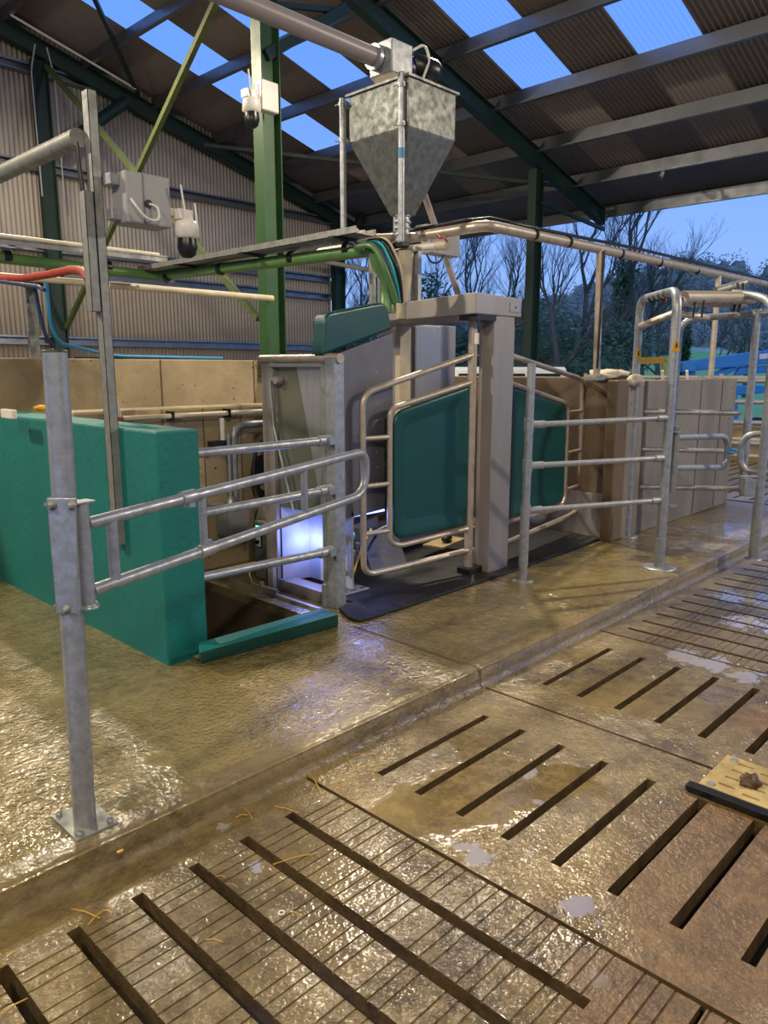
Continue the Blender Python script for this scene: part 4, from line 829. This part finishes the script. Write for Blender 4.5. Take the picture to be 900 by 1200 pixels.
SL = [((84,1065),(117,1076)),((103,1084),(121,1067)),((121,1067),(131,1070)),((361,904),(378,931)),((404,884),(416,903)),((412,885),(441,884)),((416,903),(443,893)),((370,1002-2),(320,1013)),((322,945),(350,953)),((288,948),(296,960)),((241,1101),(261,1104)),((253,1027),(265,1029)),((266,1036),(279,1040)),((0,1190),(32,1170)),((8,1122),(22,1114)),((352,1073),(340,1069)),((276,958),(290,955))]
for k, (a_, b_) in enumerate(SL):
    A_ = PZ(a_[0],a_[1],S+.006); B_ = PZ(b_[0],b_[1],S+.006); mid = (A_+B_)/2+V((0,0,.006))
    o = MB().tube([A_,mid,B_], .0022, 6).build('straw', straw_m); tag(o, 'bit of yellow straw scattered on the foreground slats near the kerb', 'straw', 'loose straws on the slats')
o = MB().blob(PZ(141,997,.003), .014, 8, .3, 2, (1,.6,.1)).build('fallen_leaf', straw_m); tag(o, 'small tan leaf on the kerb edge near the post foot', 'leaf')
# ================================================================== OUTSIDE
mb = MB(); n = 24; vs = []
for i in range(n+1):
    for j in range(n+1):
        x = 14.6+ (220)*(i/n)**2; y = -90+200*j/n
        vs.append((x,y,-.35+.018*max(0,x-30)+1.2*noise.noise(V((x*.02,y*.02,0)))*min(1,max(0,(x-20)/40))))
mb.add(vs, [(i*(n+1)+j,(i+1)*(n+1)+j,(i+1)*(n+1)+j+1,i*(n+1)+j+1) for i in range(n) for j in range(n)], True)
struct(mb.build('floor_field', grass_m))
struct(MB().box(-30,14.6,13.8,120,-.4,-.3).build('floor_field_back', grass_m)); struct(MB().box(14.6,24,-12,18,-.5,-.12).build('floor_yard', yard_m))
# hill behind
mb = MB(); vs = []; nn = 60; rows_ = [0,.1,.2,.3,.42,.55,.75,.9,1.0,1.05]
def hill_h(px_): 
    # crest height above eye, metres at 150 m
    pts_ = [(-200,10),(380,12),(560,13),(640,15),(720,19),(780,22),(860,20),(960,18),(1300,16)]
    for a_, b_ in zip(pts_, pts_[1:]):
        if a_[0] <= px_ <= b_[0]: return a_[1]+(b_[1]-a_[1])*(px_-a_[0])/(b_[0]-a_[0])
    return 10
for i in range(nn+1):
    px_ = -200+1500*i/nn; d_ = ray(px_,432); h_ = V((d_[0],d_[1],0)).normalized()
    for r_ in rows_:
        dist = 60+110*r_; z = -1+(hill_h(px_)+1)*min(1,r_)**1.4+ (0 if r_ < .2 else 1.2*noise.noise(V((px_*.02,r_*4,0))))
        vs.append((h_[0]*dist, h_[1]*dist, z))
m = len(rows_); mb.add(vs, [(i*m+k,(i+1)*m+k,(i+1)*m+k+1,i*m+k+1) for i in range(nn) for k in range(3,m-1)], True)
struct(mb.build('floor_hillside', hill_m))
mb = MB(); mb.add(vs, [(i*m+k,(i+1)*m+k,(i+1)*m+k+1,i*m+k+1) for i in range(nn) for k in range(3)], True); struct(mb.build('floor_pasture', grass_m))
def leafy(mb, c, r, n, ls=.09, sq=(1,1,1)):
    for _ in range(n):
        d_ = V((random.gauss(0,1),random.gauss(0,1),random.gauss(0,1))).normalized()*r*random.uniform(.55,1.05)
        p = V(c)+V((d_[0]*sq[0],d_[1]*sq[1],d_[2]*sq[2])); a_ = V((random.gauss(0,1),random.gauss(0,1),random.gauss(0,1))).normalized()*ls; b_ = a_.orthogonal().normalized()*ls*.6
        mb.add([p-a_,p+b_,p+a_,p-b_], [(0,1,2,3)])
# woodland on the hill
mb = MB()
for k in range(1100):
    px_ = random.uniform(480,1050); r_ = random.uniform(.3,1.0); d_ = ray(px_,432); h_ = V((d_[0],d_[1],0)).normalized(); dist = 60+110*r_
    if (.52 < r_ < .62) and random.random() < .75: continue
    z = -1+(hill_h(px_)+1)*r_**1.4; s_ = random.uniform(.8,2.0)*(.6+.5*r_)
    mb.blob((h_[0]*dist,h_[1]*dist,z+s_*.5), s_*.7, 6, .3, 2.5, (1,1,1.1)); leafy(mb, (h_[0]*dist,h_[1]*dist,z+s_*.8), s_, 55, .30, (1,1,1.3))
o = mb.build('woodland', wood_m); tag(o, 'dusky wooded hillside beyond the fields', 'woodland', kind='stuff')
# hedge bushes
bushes = [(400,404,34,1.9),(500,404,30,2.0),(548,398,30,2.2),(590,392,29,2.3),(625,392,28,2.4),(655,398,27,2.4),(686,408,26,1.9),(705,416,30,1.5)]
blabs = ['dark hedge bush in the open gable bay','dark evergreen bush behind the robot beam','dark bush behind the robot top beam under the pale drop tube','dark green bush just left of the robot end column','dark evergreen bush right behind the dark column','dense dark bush between dark column and support post','dark bush directly left of the first support post','low bush beside the ivy-covered tree']
for (px_,py_,dist,r_), lb in zip(bushes, blabs):
    c_ = PD(px_,py_,dist); c_.z = max(c_.z*.6, .7)+.3
    t = thing('hedge_bush', lb, 'bush', (c_[0],c_[1],-.3), 'hedge bushes beyond the barn')
    mb = MB()
    for q in range(9):
        cc = c_+V((random.gauss(0,r_*.45),random.gauss(0,r_*.45),random.uniform(-.5,.55)*r_)); leafy(mb, cc, r_*random.uniform(.35,.6), 420, .085, (1.1,1.1,1))
    mb.blob(c_+V((0,0,-.3)), r_*.6, 12, .3, 2.2, (1.2,1.2,.9)); mb.build('foliage', hedge_m, t)
    MB().tube([(c_[0],c_[1],-.3),c_], .12, 6).build('stem', bark_m, t)
# bare trees
def grow(mb, p, d, L, r, lev, ivy=None):
    q = p; dd = V(d); pts_ = [V(p)]
    for k in range(3):
        dd = (dd+V((random.gauss(0,.08),random.gauss(0,.08),random.gauss(0,.04)))).normalized(); q = q+dd*L/3; pts_.append(q)
    mb.tube(pts_, r, 5 if lev > 2 else 3, r*.62, False)
    if lev == 0: return
    nb = random.choice((2,3,3)) if lev < 5 else 3
    for k in range(nb):
        ax = V((random.gauss(0,1),random.gauss(0,1),random.gauss(0,.5))).normalized()
        nd = (dd+ax*random.uniform(.3,.6)+V((0,0,.22))).normalized(); st = pts_[-1] if k < 2 else pts_[random.choice((1,2))]
        grow(mb, st, nd, L*random.uniform(.62,.82), r*random.uniform(.48,.62), lev-1)
trees = []
for s_ in range(4):
    random.seed(100+s_); mb = MB(); mb.tube([(0,0,-.5),(.1,.05,1.4),(0,.1,2.6)], .20, 8, .15, False)
    grow(mb, V((0,.1,2.5)), V((.05,0,1)), 1.8, .12, 7)
    for k in range(2): grow(mb, V((.05,.08,1.6+.5*k)), V((random.choice((-1,1))*.8,.3,.7)), 1.4, .08, 6)
    me = bpy.data.meshes.new('bare_tree'); me.from_pydata([tuple(v) for v in mb.v], [], mb.f); me.update(); me.polygons.foreach_set('use_smooth', mb.sm); me.materials.append(bark_m); trees.append(me)
random.seed(11)
TL = [(395,30,1.0,'bare tree at the left of the open gable bay'),(422,34,.9,'bare tree in the middle of the open gable bay'),(452,28,.9,'bare tree just behind the green pipe bend'),(505,32,.85,'bare tree right behind the robot beam'),(548,28,1.0,'slender bare tree behind the pale drop tube'),(590,34,.9,'bare tree left of the dark column'),(655,24,1.0,'forked dark bare tree right of the dark column'),(683,27,1.15,'bare tree just left of the first support post'),(725,30,1.25,'tall tree with ivy-covered trunk right of the first support post'),(770,46,.62,'rounded bare tree behind the sorting arch crossbar'),(800,52,.55,'ivy-clad tree behind the far support post'),(835,48,.55,'bare tree in front of the hill right of the far support post'),(875,50,.6,'bare tree in front of the hill at the right edge'),(618,40,.75,'distant bare tree between robot and dark column'),(752,60,.5,'small distant bare tree on the hill behind the arch')]
for k, (px_, dist, sc, lb) in enumerate(TL):
    c_ = PD(px_,432,dist); t = thing('bare_tree', lb, 'tree', (c_[0],c_[1],-.3), 'bare trees beyond the barn')
    o = bpy.data.objects.new('branches', trees[k%4]); C.objects.link(o); o.parent = t; o.scale = (sc*dist/30,)*3; o.rotation_euler = (0,0,k*1.3)
    if k in (8,10,1,6):
        mb = MB(); H_ = 4.6*sc*dist/30
        for q in range(26 if k in (8,10) else 8):
            z = H_*q/26*(1 if k in (8,10) else 1.2); leafy(mb, (c_[0]+random.gauss(0,.08),c_[1]+random.gauss(0,.08),z), .42, 90, .11)
        mb.build('ivy', ivy_m, t)
# low left-over greenery behind pipe (conifer)
c_ = PD(492,340,26); t = thing('conifer_tree', 'dark green conifer top behind the hopper downpipe', 'tree', (c_[0],c_[1],-.3))
mb = MB()
for q in range(14): leafy(mb, (c_[0]+random.gauss(0,.6),c_[1]+random.gauss(0,.6),1+q*.26), 1.0-.045*q, 130, .09)
mb.build('foliage', hedge_m, t); MB().tube([(c_[0],c_[1],-.3),(c_[0],c_[1],4.2)], .1, 6).build('trunk', bark_m, t)
# white vehicle behind the robot
cv = PD(588,440,13.5)
t = thing('utility_vehicle', 'white vehicle cab with dark windows parked behind the robot', 'vehicle', (cv[0],cv[1],-.1))
ang = R(-46); M3 = Matrix.Rotation(ang, 3, 'Z')
def VV(x, y, z): return V((cv[0],cv[1],0))+M3@V((x,y,z))
mb = MB(); mb.prism([VV(-1.0,-.6,-.0),VV(-1.0,-.6,1.0),VV(-.9,-.6,1.63),VV(1.0,-.6,1.63),VV(1.05,-.6,1.0),VV(1.05,-.6,0)], M3@V((0,1.3,0))); mb.build('cab', van_m, t, .05, 3)
for a_,b_ in ((-.85,-.45),(-.3,.3),(.45,.9)): MB().prism([VV(a_,-.615,1.1),VV(b_,-.615,1.1),VV(b_,-.615,1.52),VV(a_+.03,-.615,1.52)], M3@V((0,.02,0))).build('window', glass_dk, t, .01)
for a_ in (-.7,.7): MB().lathe(VV(a_,-.6,.22), [(.3,0),(.34,.05),(.34,.2),(.3,.24)], 20, M3@V((0,-1,0))).build('wheel', tyre_m, t)
# blue machine
t = thing('blue_machine', 'blue farm implement with long boom parked beyond the concrete wall', 'farm machine', tuple(PD(850,470,15)*1.0))
D = 15.5
B_ = lambda px_, py_, d=0: PD(px_, py_, D+d)
def slabp(pts_, name, m_, th=.3, d=0, bev=.02): 
    ps = [B_(a_,b_,d) for a_, b_ in pts_]; return MB().prism(ps, V((FW[0],FW[1],0))*th).build(name, m_, t, bev)
slabp([(800,424),(895,411),(915,409),(915,425),(800,436)], 'boom', blue_mach, .25)
slabp([(800,425),(816,424),(816,436),(800,436)], 'boom_end', blue_mach, .4, -.2)
slabp([(835,438),(860,428),(866,432),(840,446)], 'ram', blue_mach, .15, .1); slabp([(868,430),(905,428),(905,436),(862,440)], 'ram', blue_mach, .15, .1)
slabp([(802,432),(814,432),(818,446),(806,446)], 'bracket', blue_mach, .2, -.1)
slabp([(838,452),(900,452),(900,460),(838,466)], 'chassis', blue_mach, .4); slabp([(838,458),(864,452),(866,500),(838,505)], 'side_tank', blue_mach, .6)
slabp([(842,464),(852,464),(852,484),(842,484)], 'notice', screen_m, .01, -.05, 0); slabp([(838,502),(860,500),(858,512),(838,513)], 'yellow_guard', yellow_m, .2, -.2)
for (px_,py_) in ((884,500),(850,512)): MB().lathe(B_(px_,py_,.2), [(.16,0),(.20,.04),(.20,.22),(.16,.26)], 20, V((-FW[0],-FW[1],0))).build('wheel', tyre_m, t)
slabp([(890,415),(900,414),(900,420),(890,421)], 'lettering_patch', screen_m, .01, -.02, 0)
# yellow square-tube frame, purpose unknown
t = thing('yellow_frame', 'yellow square tube rack standing beyond the wall left of the near arch post', 'framework', tuple(PD(760,440,17)))
Dy = 17
for pa, pb_ in (((745,422),(744,452)),((778,421),(777,452)),((745,421),(779,420)),((745,423),(752,425)),((752,425),(782,423))):
    MB().bar(PD(pa[0],pa[1],Dy),PD(pb_[0],pb_[1],Dy), .07, .07).build('tube', yellow_m, t)
# background fences right
def fence(pts_b, zs, label, y_post, name='yard_fence', m_=galv, r_=.028):
    (x0,y0),(x1,y1) = pts_b; t = thing(name, label, 'fence', (x0,y0,0))
    for z in zs: MB().tube([(x0,y0,z),(x1,y1,z)], r_, 10).build('rail', m_, t)
    for u in y_post: MB().tube([(x0+(x1-x0)*u,y0+(y1-y0)*u,0),(x0+(x1-x0)*u,y0+(y1-y0)*u,max(zs)+.06)], .038, 12).build('post', m_, t)
fence(((10.4,4.3),(12.3,.9)), (1.44,1.16,.88,.60), 'far galvanised cattle fence behind the end of the grey wall', (.05,.5,.95), r_=.034)
fence(((13.4,7.5),(14.2,.0)), (1.45,1.05,.7,.4,.12), 'pale yard fence along the open side of the barn beyond the slats', (.0,.33,.6,.85), m_=cream_pl, r_=.03)
tag(MB().box(13.9,14.1,-2,5.2,-.02,.62).build('low_wall', conc_beige, None, .02), 'low beige wall under the far yard fence', 'wall')
t = thing('wall_top_clips', 'pale insulator clips standing along the top of the grey wall', 'clips', (7.2,3.3,1.49))
for x in (6.9,7.5,8.1): MB().tube([(x,3.33,1.49),(x-.03,3.33,1.58)], .014, 8).build('clip', white_pl, t)
# ================================================================== LIGHT
def area(name, loc, tgt, size, power, col):
    l = bpy.data.lights.new(name, 'AREA'); l.shape = 'DISK'; l.size = size; l.energy = power; l.color = col
    o = bpy.data.objects.new(name, l); C.objects.link(o); o.location = loc; o.rotation_euler = (V(tgt)-V(loc)).to_track_quat('-Z','Y').to_euler(); return o
warm = (1,.87,.64)
def lamp(name, loc, power, col=warm, r_=.12):
    l = bpy.data.lights.new(name, 'POINT'); l.energy = power; l.color = col; l.shadow_soft_size = r_
    o = bpy.data.objects.new(name, l); C.objects.link(o); o.location = loc; return o
area('barn_lamp_gable', (3.9,9.6,6.0), (4.2,9.2,0), .28, 330, warm)
area('barn_lamp_robot', (6.8,5.1,5.6), (5.6,3.6,0), .24, 330, warm)
area('barn_lamp_left', (-1.6,8.0,5.6), (2.0,6.0,0), .28, 400, warm)
area('fill_light_near', (-3.5,1.5,5.6), (1.5,2.6,0), .5, 240, warm)  # unseen fill light added to warm the foreground floor
area('barn_lamp_yard', (9.5,-2.5,5.2), (5.5,2.5,0), .3, 330, warm)
area('fill_light_behind', (-1.2,-3.0,5.4), (2.6,2.0,0), .5, 240, warm)  # unseen soft fill added behind the camera to light the slats
l = bpy.data.lights.new('robot_led', 'POINT'); l.energy = 6; l.color = (.22,.30,1); l.shadow_soft_size = .12
o = bpy.data.objects.new('robot_led', l); C.objects.link(o); o.location = (3.46,4.12,.36)
l = bpy.data.lights.new('robot_led_inner', 'POINT'); l.energy = 6; l.color = (.22,.30,1); l.shadow_soft_size = .12
o = bpy.data.objects.new('robot_led_inner', l); C.objects.link(o); o.location = (3.8,3.86,.56)
# sky
w = bpy.data.worlds.new('sky'); bpy.context.scene.world = w; w.use_nodes = True; nt = w.node_tree; N = nt.nodes; L = nt.links
bg = N['Background']; tc = N.new('ShaderNodeTexCoord'); sp = N.new('ShaderNodeSeparateXYZ'); L.new(tc.outputs['Generated'], sp.inputs[0])
r = N.new('ShaderNodeValToRGB'); L.new(sp.outputs['Z'], r.inputs['Fac']); r.color_ramp.elements[0].position = 0; r.color_ramp.elements[0].color = rgb(148,184,246); r.color_ramp.elements[1].position = .35; r.color_ramp.elements[1].color = rgb(108,158,242)
n = N.new('ShaderNodeTexNoise'); n.inputs['Scale'].default_value = 2.2; n.inputs['Detail'].default_value = 4; L.new(tc.outputs['Generated'], n.inputs['Vector'])
mx = N.new('ShaderNodeMixRGB'); mx.blend_type = 'MULTIPLY'; mx.inputs[0].default_value = .15; L.new(r.outputs['Color'], mx.inputs[1]); r2 = N.new('ShaderNodeValToRGB'); r2.color_ramp.elements[0].position = .3; r2.color_ramp.elements[0].color = (.75,.78,.85,1); r2.color_ramp.elements[1].position = .7; L.new(n.outputs['Fac'], r2.inputs['Fac']); L.new(r2.outputs['Color'], mx.inputs[2])
L.new(mx.outputs[0], bg.inputs['Color']); bg.inputs['Strength'].default_value = 1.2
# ================================================================== CAMERA
cam = bpy.data.cameras.new('camera'); cam.sensor_fit = 'VERTICAL'; cam.sensor_height = 36; cam.lens = F/1200*36; cam.clip_end = 500
o = bpy.data.objects.new('camera', cam); C.objects.link(o); o.location = (0,0,HC); o.rotation_euler = (PI/2-PT, 0, YA-PI/2)
sc = bpy.context.scene; sc.camera = o
sc.view_settings.view_transform = 'Standard'; sc.view_settings.look = 'None'; sc.view_settings.exposure = 0; sc.view_settings.gamma = 1; sc.view_settings.use_curve_mapping = False
# loose pieces that only share a name become parts of their own
def split_pieces(o):
    me = o.data; P = list(range(len(me.vertices)))
    def f(a):
        while P[a] != a: P[a] = P[P[a]]; a = P[a]
        return a
    key = {}
    for v in me.vertices:
        k = tuple(round(c*4000) for c in v.co)
        if k in key: P[f(v.index)] = f(key[k])
        else: key[k] = v.index
    for p in me.polygons:
        for a in p.vertices[1:]: P[f(a)] = f(p.vertices[0])
    isl = {}
    for v in me.vertices: isl.setdefault(f(v.index), []).append(v.co)
    bb = [[r_, [min(c[k] for c in cs)-.004 for k in range(3)], [max(c[k] for c in cs)+.004 for k in range(3)]] for r_, cs in isl.items()]
    grp = list(range(len(bb)))
    def g(a):
        while grp[a] != a: a = grp[a]
        return a
    for a in range(len(bb)):
        for b in range(a):
            if all(bb[a][1][k] <= bb[b][2][k] and bb[b][1][k] <= bb[a][2][k] for k in range(3)): grp[g(a)] = g(b)
    roots = sorted({g(a) for a in range(len(bb))})
    if len(roots) < 2: return
    where = {bb[a][0]: g(a) for a in range(len(bb))}
    for n_, r_ in enumerate(roots):
        fs = [p for p in me.polygons if where[f(p.vertices[0])] == r_]; ids = sorted({a for p in fs for a in p.vertices}); mp = {a: i for i, a in enumerate(ids)}
        m2 = bpy.data.meshes.new(o.name.split('.')[0]); m2.from_pydata([tuple(me.vertices[a].co) for a in ids], [], [[mp[a] for a in p.vertices] for p in fs])
        m2.update(); m2.polygons.foreach_set('use_smooth', [p.use_smooth for p in fs])
        for mm in me.materials: m2.materials.append(mm)
        if n_ == 0: first = m2
        else:
            c = o.copy(); c.data = m2; C.objects.link(c)
    o.data = first
KEEP = {'branches','ivy','foliage','woodland','tray','cable_bundle','channel','back_channel','purlin','wall_girt','roof_rafter','steel_column','grid','slatted_floor_panel','grid_slots','hose_coil','floor_hinge','inner_plate','top_beam'}
for ob in list(bpy.data.objects):
    if ob.type == 'MESH' and ob.get('kind') is None and ob.parent is not None and ob.name.split('.')[0] not in KEEP: split_pieces(ob)
for ob in bpy.data.objects:
    if '_loc' in ob: del ob['_loc']
